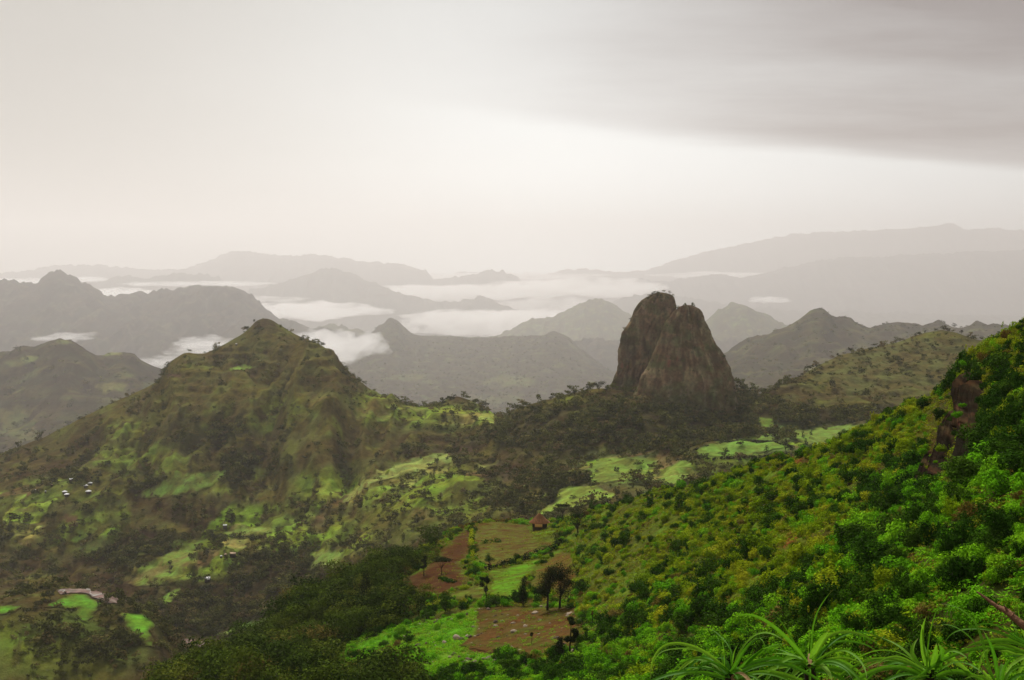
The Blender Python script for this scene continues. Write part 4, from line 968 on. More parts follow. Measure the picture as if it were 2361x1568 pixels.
shape_word = {0: 'rounded', 1: 'low spreading', 2: 'upright'}
bush_objs = {}
bush_rows = []
for i in chosen:
    s_ = sz[i]; rank = 'very large' if s_ > 1.5 else 'large' if s_ > 1.15 else 'medium' if s_ > .9 else 'small'
    c_, v_ = int(cls[i]), int(variant[i])
    shp = shape_word[v_ % 3]
    cands = sorted(LAND, key=lambda L: (L[0] - bx[i]) ** 2 + (1.4 * (L[1] - by[i])) ** 2)
    done = None
    for L in cands[:3]:
        dx, dy = bx[i] - L[0], by[i] - L[1]
        far = math.hypot(dx, dy); near = 'just ' if far < 70 else 'well ' if far > 190 else ''
        side = ('right of' if dx > 0 else 'left of') if abs(dx) > 1.3 * abs(dy) else ('below' if dy > 0 else 'above')
        lab = ' '.join(f"{rank} {shp} {bush_kinds[c_][1]} bush {near}{side} the {L[2]}".split()[:16])
        if lab not in lab_used: done = lab; break
        diag = ('lower' if dy > 0 else 'upper') + ' ' + ('right' if dx > 0 else 'left')
        lab = f"{rank} {shp} {bush_kinds[c_][1]} bush, {near}{diag} of {L[2]}"
        if lab not in lab_used: done = lab; break
    done = done or lab
    lab_used[done] = lab_used.get(done, 0) + 1
    o = bpy.data.objects.new('bush', BM[BIDX[(c_, v_)]][0]); COL.objects.link(o)
    o.location = PB[i]; o.scale = (s_ * random.uniform(.9, 1.15), s_ * random.uniform(.9, 1.15), s_ * random.uniform(.85, 1.15)); o.rotation_euler = (random.uniform(-.15, .15), random.uniform(-.15, .15), random.uniform(0, 6.28))
    tag(o, done, 'bush', 'bushes on the near hillside')
    bush_objs.setdefault(BIDX[(c_, v_)], o)
# every kind of bush needs one standing example
for k, (me_, c_, v_) in enumerate(BM):
    if k not in bush_objs:
        j = next((i for i in order if not taken[i] and cls[i] == c_ and vis[i]), None)
        if j is None: j = next(i for i in order if not taken[i])
        taken[j] = True
        o = bpy.data.objects.new('bush', me_); COL.objects.link(o); o.location = PB[j]; o.scale = (sz[j],) * 3
        tag(o, f"{shape_word[v_ % 3]} {bush_kinds[c_][1]} bush among the smaller bushes of the slope", 'bush', 'bushes on the near hillside'); bush_objs[k] = o
SRC_B = [bush_objs[k] for k in range(len(BM))]
rest = ~taken
scatter('scrub', PB[rest] - np.array([0, 0, .05]), sz[rest], [BIDX[(int(a), int(b))] for a, b in zip(cls[rest], variant[rest])], SRC_B, 'smaller bushes and shrubs covering the near hillside')

# low tussocks and herbs between them
def tuft_mesh(seed, mat, n=46):
    rng = np.random.default_rng(seed)
    return mesh_np('low_herb', *leaf_cloud([(0, 0, .12, .5, .5, .22), (.3, .1, .1, .3, .3, .2), (-.2, .25, .1, .3, .3, .25)], n, .075, rng, up=.6, aspect=.4), mat)
tm_ = [tuft_mesh(801, M_GRASSY), tuft_mesh(802, M_GRASSY), tuft_mesh(803, M_OLIVE), tuft_mesh(804, M_BRIGHT)]
tuft_src = []
for k, (m_, (a, b)) in enumerate(zip(tm_, [(1480, 1500), (1580, 1440), (1660, 1300), (1120, 1520)])):
    h = ground(a, b)
    o = link('low_herb', m_, None, h); tag(o, ['tan green tussock on the open slope below the dead stumps', 'yellowish tussock in the gap between bushes low on the slope', 'olive tussock in the middle of the open slope', 'bright green herb on the grassy stony ground'][k], 'herb'); tuft_src.append(o)
def w_tuft(px, py, c):
    n, fld, grs, wood, terr = near_zone(px, py, c)
    return np.where(fld, .22, 1.0) * (1 - .85 * wood) * (.6 + .6 * np.clip(n + .4, 0, 1)) * np.clip(90 / c[:, 1], .3, 1.2) * (1 + .9 * grs)
NT_ = 34000
PT, _ = sample('near_hillside', NT_, w_tuft, 1.6, 4.3)
tx, ty = proj(PT); tg = inpoly(tx, ty, GRASSY)
nt = fbm(PT[:, 0] / 14, PT[:, 1] / 14, 3, 621); lt = sstep(tx + 160 * nt, 1850, 2150) * sstep(ty, 1000, 1130) + sstep(ty, 1350, 1480) * .6
ti = np.where(RNG.uniform(size=NT_) < np.where(tg, .85, np.clip(lt, 0, .6)), 3, RNG.integers(0, 3, NT_))
scatter('ground_cover', PT, RNG.uniform(.45, 1.25, NT_), ti, tuft_src, 'low tussocks and herbs between the bushes', .2)

# ================================================================== trees one can tell apart
KT = 0
def tree_at(px, py, hpx, wpx, kind, label, mat=None, dmax=1e9, name='tree', n=None, owner=None, cat='tree', group=None):
    global KT
    p = ground(px, py, dmax, owner)
    if p is None: return None
    d = p.y; h, w_ = hpx / F * d * 1.05, wpx / F * d * 1.05
    near = d < 500
    KT += 1
    nn = n or (int(np.clip(hpx * wpx * .9, 300, 4500)) if near else int(np.clip(hpx * wpx * .9, 60, 320)))
    leaf = np.clip(math.sqrt(h * w_ / nn) * .80, .10, 1.2)
    return add_tree(name, kind, p - Vector((0, 0, .1)), h, w_, 900 + KT, nn, leaf, mat or (M_TREE_DARK if near else M_TREE_MID), label, cat, group)
gT = 'trees on the farmed terrace'
for px, py, h, w_, kind, mat, label in [
    (1018,1326,42,58,'flat',M_TREE_DARK,'flat topped tree standing in the dark ploughed field'),
    (977,1328,48,24,'sparse',M_TREE_DARK,'small bent tree at the upper edge of the ploughed field'),
    (1122,1390,64,30,'sparse',M_TREE_DARK,'twisted sparse tree at the foot of the olive field'),
    (1207,1398,68,25,'column',M_TREE_DARK,'dark column shaped tree left of the two tall trees'),
    (1262,1408,106,62,'tall',M_TREE_DARK,'left one of two tall ragged trees with bare trunks'),
    (1290,1404,106,70,'tall',M_TREE_DARK,'right one of two tall ragged trees with bare trunks'),
    (1027,1414,54,50,'dense',M_DEEP,'round dark tree at the lower tip of the ploughed field'),
    (1339,1366,32,38,'dense',M_TREE_DARK,'low dark round tree right of the two tall trees'),
    (1129,1306,34,26,'round',M_DEEP,'small loose tree at the end of the dark hedge'),
    (1298,1200,42,32,'flat',M_TREE_DARK,'thin flat topped tree behind the thatched hut'),
    (1332,1228,66,58,'dense',M_TREE_DARK,'large black green tree right of the thatched hut'),
    (1362,1186,34,22,'sparse',M_DEEP,'spindly tree with palm like tufts beside the big dark tree'),
    (1290,1524,56,28,'column',M_TREE_DARK,'short black column tree on the right edge of the stony field'),
    (1314,1512,90,40,'sparse',M_TREE_DARK,'taller loose tree behind the short black column tree'),
    (1226,1487,34,16,'stump',M_TREE_DARK,'small leafy stump alone on the stony field'),
    (1361,1482,36,26,'sparse',M_DEEP,'leafy sapling right of the stony field'),
    (1367,1444,38,9,'stump',M_BROWNISH,'bare dead pole tree at the upper right of the stony field'),
    (1407,1445,26,10,'stump',M_TREE_DARK,'short dead stump right of the dead pole tree'),
    (1165,1386,14,12,'round',M_DEEP,'tiny round shrub tree on the bank below the green field'),
    (845,1404,90,38,'column',M_TREE_DARK,'tall black tree at the left edge of the terrace'),
    (868,1420,66,30,'column',M_WOOD_NEAR,'slender dark tree beside the tall black tree'),
    (830,1382,50,46,'dense',M_BROWNISH,'brown topped tree behind the tall black tree'),
    (1566,1180,44,30,'column',M_DEEP,'dark column tree alone near the hillside crest'),
    (1619,1120,26,64,'dense',M_DEEP,'wide dark green tree on the hillside crest'),
    (1090,1268,14,30,'round',M_DEEP,'low bush tree in the middle of the olive field'),
    (1005,1262,44,52,'dense',M_WOOD_NEAR,'dark tree at the rim left of the terrace'),
    (1040,1240,26,30,'dense',M_DEEP,'small dark tree on the terrace rim'),
    (918,1302,34,44,'dense',M_WOOD_NEAR,'dark rim tree left of the small bent tree'),
    (1232,1199,14,26,'dense',M_BRIGHT,'green bush tree behind the thatched hut roof'),
    (1288,1214,18,26,'dense',M_DEEP,'green bush tree at the right wall of the hut'),
    (1256,1268,14,30,'dense',M_DEEP,'dark green bush tree in front of the hut'),
    (1284,1246,20,36,'dense',M_TREE_DARK,'dark bush tree between hut and large black green tree'),
    (2172,917,26,32,'dense',M_BRIGHT,'fresh green tree on the crest beside the outcrop'),
    (2357,768,42,26,'sparse',M_DEEP,'thin tree at the top corner of the hillside'),
]:
    tree_at(px, py, h, w_, kind, label, mat, 520, group=gT if px < 1420 else None)
gR = 'trees along the saddle and crest'
for px, py, h, w_, label in [
    (1325,914,16,13,'leftmost of three trees left of the rock tower'),(1351,909,20,16,'middle one of three trees left of the rock tower'),(1381,904,27,28,'biggest of three trees left of the rock tower'),
    (1268,923,11,9,'small lone tree on the saddle left of the rock tower'),(1397,905,16,16,'tree touching the left foot of the rock tower'),(1741,914,17,9,'first small tree in the gap right of the rock tower'),
    (1764,907,15,10,'second small tree in the gap right of the rock tower'),(1712,908,17,20,'blocky tree at the right foot of the rock tower'),(1694,905,16,18,'dense tree against the right foot of the rock tower'),(1932,824,10,8,'lone tree on the left shoulder of the dark hill'),
    (2020,804,7,8,'low tree on the crest of the dark hill, leftmost of a pair'),(2066,792,8,7,'low tree on the crest of the dark hill, right of a pair'),(2110,779,10,8,'first of three little trees near the top of the dark hill'),(2120,774,10,8,'second of three little trees near the top of the dark hill'),
    (2133,769,8,7,'third of three little trees near the top of the dark hill'),(2216,770,12,10,'tree on the right shoulder of the dark hill'),(2240,783,9,8,'small tree right of the dark hill top'),(1882,848,8,8,'little tree low on the crest of the dark hill'),(1850,868,9,8,'little tree at the lower left crest of the dark hill'),
]:
    tree_at(px, py, h, w_, 'round', label, M_TREE_MID, 1500, group=gR)
gF = 'hedgerow and field trees in the valley'
for px, py, h, w_, label in [
    (1670,1057,25,28,'large dark tree at the corner of the flat green field'),(1767,1049,25,15,'upright tree between two pale fields'),(1811,1042,28,19,'tall tree on the hedge of the flat green field'),(1851,1011,27,9,'slim tree at the foot of the dark hill'),
    (1858,1031,20,12,'small tree below the slim tree'),(1880,1035,16,10,'little tree close to the hillside crest'),(1791,998,31,20,'big tree in the gap right of the rock tower'),(1946,1006,19,12,'left one of two trees by the pale field edge'),
    (1957,1007,16,13,'right one of two trees by the pale field edge'),(1870,1005,16,9,'thin tree on the far hedge'),(1700,1020,19,15,'tree on the far side of the flat green field'),(1031,1063,12,10,'lone tree at the top of the pale spur'),
    (1006,1069,11,9,'small tree beside the top of the pale spur'),(907,1140,13,15,'round tree on the flank of the spur'),(970,1058,7,7,'tiny tree on the ridge of the spur'),(1071,1100,12,11,'tree on the slope right of the spur'),
    (205,1239,14,13,'right one of two round trees in the green plot'),(186,1241,11,10,'left one of two round trees in the green plot'),(94,1367,18,18,'round tree above the low hill'),(116,1384,24,26,'big round tree on the back of the low hill'),
    (86,1400,16,20,'dark tree on top of the low hill'),(150,1376,15,12,'tree between river and low hill'),(279,1442,29,29,'big dark tree left of the tongue shaped field'),(441,1338,22,26,'dark tree on the bright green strip'),
    (479,1368,26,40,'broad dark tree below the white roofed hut'),(492,1252,24,26,'dark tree left of the yellow field'),(581,1256,24,17,'dark tree right of the yellow field'),(109,1198,15,14,'tree at the edge of the tan field'),
    (393,1304,13,12,'little tree in the large sloping field'),(174,1167,18,24,'dark tree below the white roofs'),(250,1140,18,20,'dark tree right of the white roofs'),(120,1118,16,26,'dark grove tree above the white roofs'),(225,1108,18,26,'dark tree behind the upper white roofs'),
    (440,1290,14,16,'tree beside the pale huts'),(533,1210,15,16,'tree by the small hut above the yellow field'),(690,1280,11,11,'small tree by the ditch field'),(884,914,6,5,'tiny tree on the right shoulder of the mountain'),(1047,914,6,6,'tiny tree on the knoll of the saddle'),
]:
    tree_at(px, py, h, w_, 'round' if w_ > .6 * h else 'column', label, M_TREE_MID, 1400, group=gF)
MID_SRC = [o for o in bpy.data.objects if o.name.startswith('crown')]
def crown_of(lbl):
    r_ = next(o for o in COL.objects if o.get('label') == lbl); return next(c for c in r_.children if c.name.startswith('crown'))
# ------------------------------------------------------------------ woods that read as one mass
wsrc = []
for k, (px, py, h, w_, lab) in enumerate([(720,1420,34,38,'bushy dark tree on the wooded flank'),(660,1470,30,34,'brown green tree lower on the wooded flank'),(800,1470,34,34,'dark tree in the wooded hollow left of the grass'),(600,1540,34,40,'big dark tree at the bottom of the wooded flank')]):
    r_ = tree_at(px, py, h, w_, 'dense', lab, M_WOOD_NEAR, 520, n=900, group='trees of the wooded flank')
    c = next(x for x in r_.children if x.name.startswith('crown')); wsrc.append((c, h / F * r_.location.y * 1.05))
def w_wood(px, py, c):
    n, fld, grs, wood, terr = near_zone(px, py, c)
    return np.where(fld, 0, wood * np.clip(.8 + n, .1, 2))
NW = 1700
PW, _ = sample('near_hillside', NW, w_wood, 1.7, 4.5)
wi = RNG.integers(0, len(wsrc), NW); wh = np.clip(np.exp(RNG.normal(size=NW) * .40) * 3.6, 1.4, 7.5)
scatter('woodland', PW - np.array([0, 0, .9]), np.array([wh[i] / wsrc[wi[i]][1] for i in range(NW)]), wi, [c for c, _ in wsrc], 'dark bushy wood on the left flank of the near hill')
# shrubs and woods of the valley
fsrc = []
for k, (px, py, h, w_, lab) in enumerate([(1420,1000,12,14,'dark tree in the wood below the rock tower'),(1300,985,12,13,'brownish tree in the wood left of the rock tower'),(1600,1010,12,14,'round tree in the wood under the cleft'),(420,1460,15,18,'dark tree in the wood by the river')]):
    r_ = tree_at(px, py, h, w_, 'round', lab, M_WOOD_FAR, 1400, n=110, owner='valley_and_mountain', group='trees of the valley woods')
    c = next(x for x in r_.children if x.name.startswith('crown')); fsrc.append((c, h / F * r_.location.y * 1.05))
DW = [(1480,985,330,66,1),(1620,930,140,50,1),(1900,964,230,22,1),(480,1440,260,75,.8),(330,1270,130,45,.8),(560,1080,120,50,.4),(480,1000,110,40,.4),(330,1110,80,30,.5),(620,1330,140,60,.7),(1180,1005,60,30,.7),(1330,1030,60,40,.8),(150,1105,100,18,.6),(1290,1120,120,24,.6),(520,1240,60,30,.6),(220,1500,200,80,.35),(1560,1030,120,18,.6),(700,1290,120,50,.5),(1250,1160,160,30,.6)]
def w_mid(px, py, c):
    n = fbm(c[:, 0] / 22, c[:, 1] / 26, 3, 631)
    dz = np.zeros_like(px)
    for (a, b, rx, ry, wg) in DW:
        dz = np.maximum(dz, wg * sstep(np.sqrt(((px - a) / rx) ** 2 + ((py - b) / ry) ** 2) + .4 * n, 1.15, .6))
    hill = sstep(px, 1780, 1850) * sstep(py, 970, 930)
    gl_ = ridged(c[:, 0] / 46 + .35 * gnoise(c[:, 0] / 90, c[:, 1] / 90, 4), c[:, 1] / 210, 3, 21) * sstep(px, 1010, 860) * sstep(py, 1190, 1120)
    gen = np.clip(.07 + .16 * n - .10 * gl_, .012, .4) * (1 - .75 * hill) + .015 * hill
    return np.where(in_fields(px, py), .004, gen + dz * np.clip(.5 + 1.3 * n, .06, 2))
NM = 22000
PM, totM = sample('valley_and_mountain', NM, w_mid, .5, 6.3)
mx, my = proj(PM)
mi = RNG.integers(0, 4, NM)
mh = np.clip(np.exp(RNG.normal(size=NM) * .45) * 3.1, 1.0, 9.0) * np.where(my > 1380, .9, 1.0)
scatter('valley_scrub', PM - np.array([0, 0, .5]), np.array([mh[i] / fsrc[mi[i]][1] for i in range(NM)]), mi, [c for c, _ in fsrc], 'shrubs and small trees scattered over valley, mountain and saddle')
# shrubs on the rock tower
def on_mesh(V, Q, n, wfun):
    Q4 = Q[Q[:, 2] != Q[:, 3]] if Q.shape[1] == 4 else Q
    c = V[Q4].mean(1); nr = np.cross(V[Q4[:, 2]] - V[Q4[:, 0]], V[Q4[:, 3]] - V[Q4[:, 1]]); ar = np.linalg.norm(nr, axis=1)
    px, py = proj(c); wg = ar * wfun(px, py, c)
    k = RNG.choice(len(Q4), n, p=wg / wg.sum())
    return c[k] + RNG.normal(scale=.5, size=(n, 3))
def w_rock(px, py, c):
    n = fbm((c[:, 0] + c[:, 1]) / 9, c[:, 2] / 9, 3, 641)
    return np.clip(n + .05, 0, 1) * .5 + 1.4 * sstep(py, 890, 925) + 1.2 * sstep(py, 705, 685) + .02
PR = np.vstack([on_mesh(VL, QL, 640, w_rock), on_mesh(VR, QR, 900, w_rock)])
rh = np.clip(np.exp(RNG.normal(size=len(PR)) * .4) * 1.45, .6, 3.6); ri = RNG.integers(0, 4, len(PR))
scatter('rock_shrubs', PR - np.array([0, 0, .4]), np.array([rh[i] / fsrc[ri[i]][1] for i in range(len(PR))]), ri, [c for c, _ in fsrc], 'small shrubs clinging to the rock tower')
for px, py, h, w_, lab in [(1562,695,11,12,'bush in the notch between the two rock summits'),(1580,703,9,9,'bush on the top of the right lobe'),(1598,705,9,10,'bush on the rounded top of the right lobe'),(1668,826,14,13,'little tree sticking out from the right face of the rock'),(1663,838,12,10,'bush below the tree on the right face of the rock'),(1441,760,10,10,'bush on the left face of the rock')]:
    p = None
    for k in range(40):
        h_ = ray(px - k * (1 if px > 1600 else -1) * .6 if px > 1610 or px < 1460 else px, py + (k * .6 if 1460 < px < 1610 else 0), 1100)
        if h_ is not None and OWN[h_[2]] == 'rock': p = h_[0]; break
    if p is None: continue
    KT += 1; d = p.y
    add_tree('rock_bush', 'round', p - Vector((0, 0, h / F * d * .35)), h / F * d, w_ / F * d, 1500 + KT, 90, .34, M_WOOD_FAR, lab, 'bush', 'bushes on the rock tower')
# scattered growth on the nearer hazy range, thicker along its crest
def w_far(px, py, c): return np.clip(.35 + .6 * fbm(c[:, 0] / 70, c[:, 1] / 70, 3, 651), .03, 1)
NF = 6500
PF, _ = sample('middle_range', NF, w_far, .35, 2.05)
fi = RNG.integers(0, 4, NF); fh = np.clip(np.exp(RNG.normal(size=NF) * .4) * 9, 4, 20)
scatter('range_scrub', PF - np.array([0, 0, 1.]), np.array([fh[i] / fsrc[fi[i]][1] for i in range(NF)]), fi, [c for c, _ in fsrc], 'trees and shrubs dotted over the hazy range')
# shrubs over the outcrop
PO = np.vstack([on_mesh(a, b, 20, lambda px, py, c: np.ones_like(px)) for a, b in RIBS])
scatter('outcrop_shrubs', PO, RNG.uniform(.25, .8, len(PO)), RNG.choice([BIDX[(0, 0)], BIDX[(1, 0)], BIDX[(2, 1)], BIDX[(2, 0)]], len(PO)), SRC_B, 'bushes overhanging the dark outcrop')

# ================================================================== huts
M_THATCH = flat_mat('thatch', (.27, .115, .042), .95, .45, 5)
M_THATCH2 = flat_mat('weathered_thatch', (.20, .088, .034), .95, .4, 5)
M_WATTLE = flat_mat('mud_wall', (.075, .045, .026), .95, .35, 3)
M_PANEL = flat_mat('orange_cloth', (1.0, .55, .17), .8, .12, 1)
M_TIN = flat_mat('pale_roof', (.78, .77, .76), .6, .12, 1.2)
M_TAN = flat_mat('tan_roof', (.52, .36, .24), .8, .2, 1.2)
M_DARKWALL = flat_mat('dark_wall', (.06, .045, .035), .95, .3, 1)
def ring(r, z, n, ox=0, oy=0, sx=1.0): return [(ox + r * sx * math.cos(2 * math.pi * i / n), oy + r * math.sin(2 * math.pi * i / n), z) for i in range(n)]
def lathe(rows, n, sx=1.0, jit=0.0, rng=None):
    V, F_ = [], []
    for r, z in rows:
        for p in ring(r, z, n, 0, 0, sx):
            q = (1 + (rng.uniform(-jit, jit) if rng is not None else 0)); V.append((p[0] * q, p[1] * q, p[2] * (1 if rng is None else 1) + (rng.uniform(-jit, jit) * .6 if rng is not None else 0)))
    for i in range(len(rows) - 1):
        for j in range(n): F_.append((i * n + j, i * n + (j + 1) % n, (i + 1) * n + (j + 1) % n, (i + 1) * n + j))
    return np.array(V), np.array(F_)
def boxv(x0, x1, y0, y1, z0, z1):
    V = [(x, y, z) for z in (z0, z1) for y in (y0, y1) for x in (x0, x1)]
    return np.array(V, float), np.array([(0, 2, 3, 1), (4, 5, 7, 6), (0, 1, 5, 4), (2, 6, 7, 3), (0, 4, 6, 2), (1, 3, 7, 5)])
def big_hut():
    p = ground(1244, 1222, 520)
    h = link('thatched_hut', None, None, p + Vector((0, 0, 1.25))); h.scale = (.98, .98, .98); tag(h, 'thatched hut with orange brown cone roof and bright orange front, on the terrace', 'hut')
    rng = np.random.default_rng(5)
    link('wall', mesh_np('wall', *lathe([(1.85, -2.0), (1.88, .5), (1.85, 1.35)], 26, 1.12), M_WATTLE), h)
    for k in range(26):          # upright wall poles
        a = 2 * math.pi * (k + .5) / 26
        link('pole', mesh_np('pole', *tube([(1.12 * 1.93 * math.cos(a), 1.93 * math.sin(a), -.3), (1.12 * 1.93 * math.cos(a) * 1.01, 1.93 * math.sin(a), 1.4)], [.05, .045], 5), M_BARK), h)
    roof = link('roof', mesh_np('roof', *lathe([(2.75, 1.02), (2.72, 1.16), (2.2, 1.62), (1.55, 2.25), (.95, 2.85), (.45, 3.36), (.12, 3.72), (.03, 3.78)], 40, 1.12, .035, rng), M_THATCH), h)
    parts = []                   # straws hanging over the eaves and lying down the roof
    for k in range(420):
        a = rng.uniform(0, 6.283); t0 = rng.uniform(0, .82); t1 = min(t0 + rng.uniform(.12, .26), 1.06); w_ = rng.uniform(.03, .07)
        def rp(t, da=0):
            r_ = .1 + 2.68 * t; z = 3.8 - 2.72 * t + .03 * math.sin(9 * t); return np.array([1.12 * r_ * math.cos(a + da), r_ * math.sin(a + da), z + .05])
        v = np.array([rp(t0, -w_ / (t0 * 2.7 + .3)), rp(t0, w_ / (t0 * 2.7 + .3)), rp(t1, w_ / (t1 * 2.7 + .3)), rp(t1, -w_ / (t1 * 2.7 + .3))])
        v[2:, 2] += rng.uniform(-.02, .06); parts.append((v, np.array([(0, 1, 2, 3)])))
    st = link('thatch_straw', mesh_np('thatch_straw', *join(parts), M_THATCH2), roof); st['kind'] = 'stuff'
    link('finial', mesh_np('finial', *tube([(0, 0, 3.7), (.02, 0, 4.1)], [.07, .02], 6), M_BARK), roof)
    ca = math.atan2(-p.y, -p.x - .0) - .12          # the side that looks towards the viewpoint
    def front(name, w_, z0, z1, r_, mat, da):
        V = [];
        for s_ in np.linspace(-1, 1, 7):
            a = ca + da + s_ * w_ / 2 / r_
            for rr in (r_, r_ + .06): V += [(1.12 * rr * math.cos(a), rr * math.sin(a), z0), (1.12 * rr * math.cos(a), rr * math.sin(a), z1)]
        F_ = []
        for i in range(6):
            b = i * 4; c = b + 4
            F_ += [(b + 2, c + 2, c + 3, b + 3), (b, b + 1, c + 1, c), (b + 1, b + 3, c + 3, c + 1), (b, c, c + 2, b + 2)]
        F_ += [(0, 2, 3, 1), (24, 25, 27, 26)]
        return link(name, mesh_np(name, np.array(V), np.array(F_), mat), h)
    tag(front('door', .75, -.2, 1.1, 1.98, M_DARKWALL, -.75), 'dark door opening')
    tag(front('front_panel', 2.0, .10, .98, 2.55, M_PANEL, .02), 'bright orange sheet under the eaves')
big_hut()
def small_hut(px, py, wpx, label, mat, kind='cone', squash=.5, seed=1):
    p = ground(px, py, 1500)
    if p is None: return
    d = p.y; w_ = wpx / F * d; r_ = w_ / 2
    h = link('hut', None, None, p + Vector((0, 0, .25))); tag(h, label, 'hut', 'pale roofed huts in the valley')
    rng = np.random.default_rng(seed)
    if kind == 'cone':
        link('wall', mesh_np('wall', *lathe([(r_ * .78, -1.2), (r_ * .78, 1.2)], 18), M_DARKWALL), h)
        link('roof', mesh_np('roof', *lathe([(r_ * 1.03, 1.0), (r_, 1.12), (r_ * .55, 1.12 + r_ * squash * .55), (r_ * .06, 1.12 + r_ * squash), (.02, 1.14 + r_ * squash)], 22, 1, .03, rng), mat), h)
    else:
        a, b = r_, r_ * .72
        link('wall', mesh_np('wall', *boxv(-a * .92, a * .92, -b * .9, b * .9, -1.2, 1.6), M_DARKWALL), h)
        t = .1; zr = 1.6 + b * squash * 1.5
        V = [(-a, -b, 1.5), (a, -b, 1.5), (a, 0, zr), (-a, 0, zr), (-a, b, 1.5), (a, b, 1.5)]; V += [(x, y, z + t) for x, y, z in V]
        F_ = [(6, 7, 8, 9), (9, 8, 11, 10), (0, 3, 2, 1), (3, 4, 5, 2), (0, 1, 7, 6), (4, 10, 11, 5), (0, 6, 9, 3), (3, 9, 10, 4), (1, 2, 8, 7), (2, 5, 11, 8)]
        link('roof', mesh_np('roof', np.array(V), np.array(F_), mat), h)
    h.rotation_euler.z = rng.uniform(-.5, .5)
for k, (px, py, w_, lab, mat, kd, sq) in enumerate([
    (80,1134,10,'white roofed hut farthest left of the village, by the bright plot',M_TIN,'cone',.42),(105,1136,5,'tiny pale hut second from the left of the village',M_TIN,'cone',.5),(149,1137,12,'rear one of two touching white roofs',M_TIN,'cone',.4),
    (154,1143,12,'front one of two touching white roofs',M_TIN,'cone',.4),(164,1110,8,'white roof standing alone highest in the village',M_TIN,'gable',.5),(198,1123,11,'tall white round roof in the upper pair of the village',M_TIN,'cone',.62),
    (208,1117,11,'flatter white roof behind the upper pair of the village',M_TIN,'cone',.42),(204,1136,14,'broad white roof at the lower right of the village',M_TIN,'cone',.38),(119,1121,6,'dim grey roof under the trees of the village',M_TAN,'cone',.5),
    (519,1217,9,'small hut with pale gable roof above the yellow field',M_TIN,'gable',.5),(479,1341,13,'white roofed hut alone below the bright strip',M_TIN,'gable',.75),(510,1286,6,'little whitish hut left of the tan roofs',M_TIN,'cone',.6),
    (520,1282,7,'little tan hut between whitish hut and tan roof',M_TAN,'cone',.55),(537,1282,14,'low tan roof right of the little huts',M_TAN,'gable',.3),(545,796,5,'white speck of a hut high on the mountain shoulder',M_TIN,'cone',.5),
    ]): small_hut(px, py, w_, lab, mat, kd, sq, 60 + k)

# ================================================================== hedges
def hedge(pts, hgt, wid, mat, label, dens, leaf, dmax=520, cat='hedge'):
    P3 = [ground(x, y, dmax) for x, y in pts]; P3 = [p for p in P3 if p is not None]
    if len(P3) < 2: return
    lob = []; rng = np.random.default_rng(len(label))
    for a, b in zip(P3[:-1], P3[1:]):
        L = (b - a).length; n = max(2, int(L / (wid * .7)))
        for i in range(n):
            q = a.lerp(b, (i + rng.uniform(0, .8)) / n); s_ = rng.uniform(.7, 1.25)
            lob.append((q.x - P3[0].x, q.y - P3[0].y, q.z - P3[0].z + hgt * .42 * s_, wid * s_ * .6, wid * s_ * .6, hgt * .55 * s_))
    V, F_ = leaf_cloud(lob, int(dens * len(lob)), leaf, rng)
    o = link('hedge', mesh_np('hedge', V, F_, mat), None, P3[0]); tag(o, label, cat, 'hedges between the fields')
hedge(tf([(1175,742),(1300,712),(1450,672),(1600,620),(1750,560),(1880,530),(1920,470),(1990,440)], *T4), 1.5, 1.3, M_TREE_DARK, 'dark hedge running along the lower edge of the olive field', 26, .26)
hedge(tf([(900,310),(980,275),(1060,240),(1200,212),(1300,208),(1420,215),(1500,228)], *T4), .9, .9, M_BROWNISH, 'brownish hedge along the rim of the terrace', 22, .22)
hedge(tf([(1480,232),(1540,240),(1620,262)], *T4), 1.4, 1.5, M_BRIGHT, 'short green hedge left of the thatched hut', 30, .24)
hedge(tf([(1010,300),(1015,360),(1010,430),(1030,520),(1020,600)], *T4), .7, 1.0, M_OLIVE, 'grassy green bank between ploughed and olive field', 30, .2)
hedge(tf([(1130,462),(1200,450),(1260,440),(1320,452)], *T4), 1.1, 1.5, M_DEEP, 'clump of green shrubs in the middle of the olive field', 30, .22, cat='shrubs')
hedge(tf([(690,830),(760,860),(840,875)], *T4), .8, 1.2, M_DEEP, 'patch of green shrubs in the ploughed field', 30, .2, cat='shrubs')
hedge(tf([(1120,1085),(1200,1080),(1290,1075),(1330,1100)], *T4), 1.2, 1.6, M_BRIGHT, 'bright green bank of shrubs below the twisted tree', 36, .2, cat='shrubs')
hedge([(1560,1062),(1640,1060),(1740,1057),(1800,1050),(1840,1046)], 1.6, 2.0, M_TREE_MID, 'dark hedge along the near side of the flat green field', 12, .7, 1200)
hedge([(1600,1040),(1660,1024),(1720,1018),(1790,1022),(1830,1034)], 1.4, 1.8, M_TREE_MID, 'thin hedge on the far side of the flat green field', 12, .6, 1200)

# ================================================================== loose stones of the stony field
def stone_mesh(seed, mat):
    rng = np.random.default_rng(seed); n, m_ = 9, 6; V = []
    for i in range(m_ + 1):
        th = math.pi * i / m_
        for j in range(n):
            a = 2 * math.pi * j / n; V.append((math.sin(th) * math.cos(a), math.sin(th) * math.sin(a), math.cos(th)))
    V = np.array(V); key = (V * 3).round(2); base = V.copy()
    for k in range(7):
        d = rng.normal(size=3); d /= np.linalg.norm(d); c = rng.uniform(.45, .85); over = np.maximum(V @ d - c, 0); V = V - over[:, None] * d
    V = V * np.array([1, rng.uniform(.6, .95), rng.uniform(.45, .75)]) + 0.05 * fbm(base[:, 0] * 2 + seed, base[:, 1] * 2 + base[:, 2], 2, seed)[:, None]
    F_ = [(i * n + j, (i + 1) * n + j, (i + 1) * n + (j + 1) % n, i * n + (j + 1) % n) for i in range(m_) for j in range(n)]
    return mesh_np('stone', V, np.array(F_), mat)
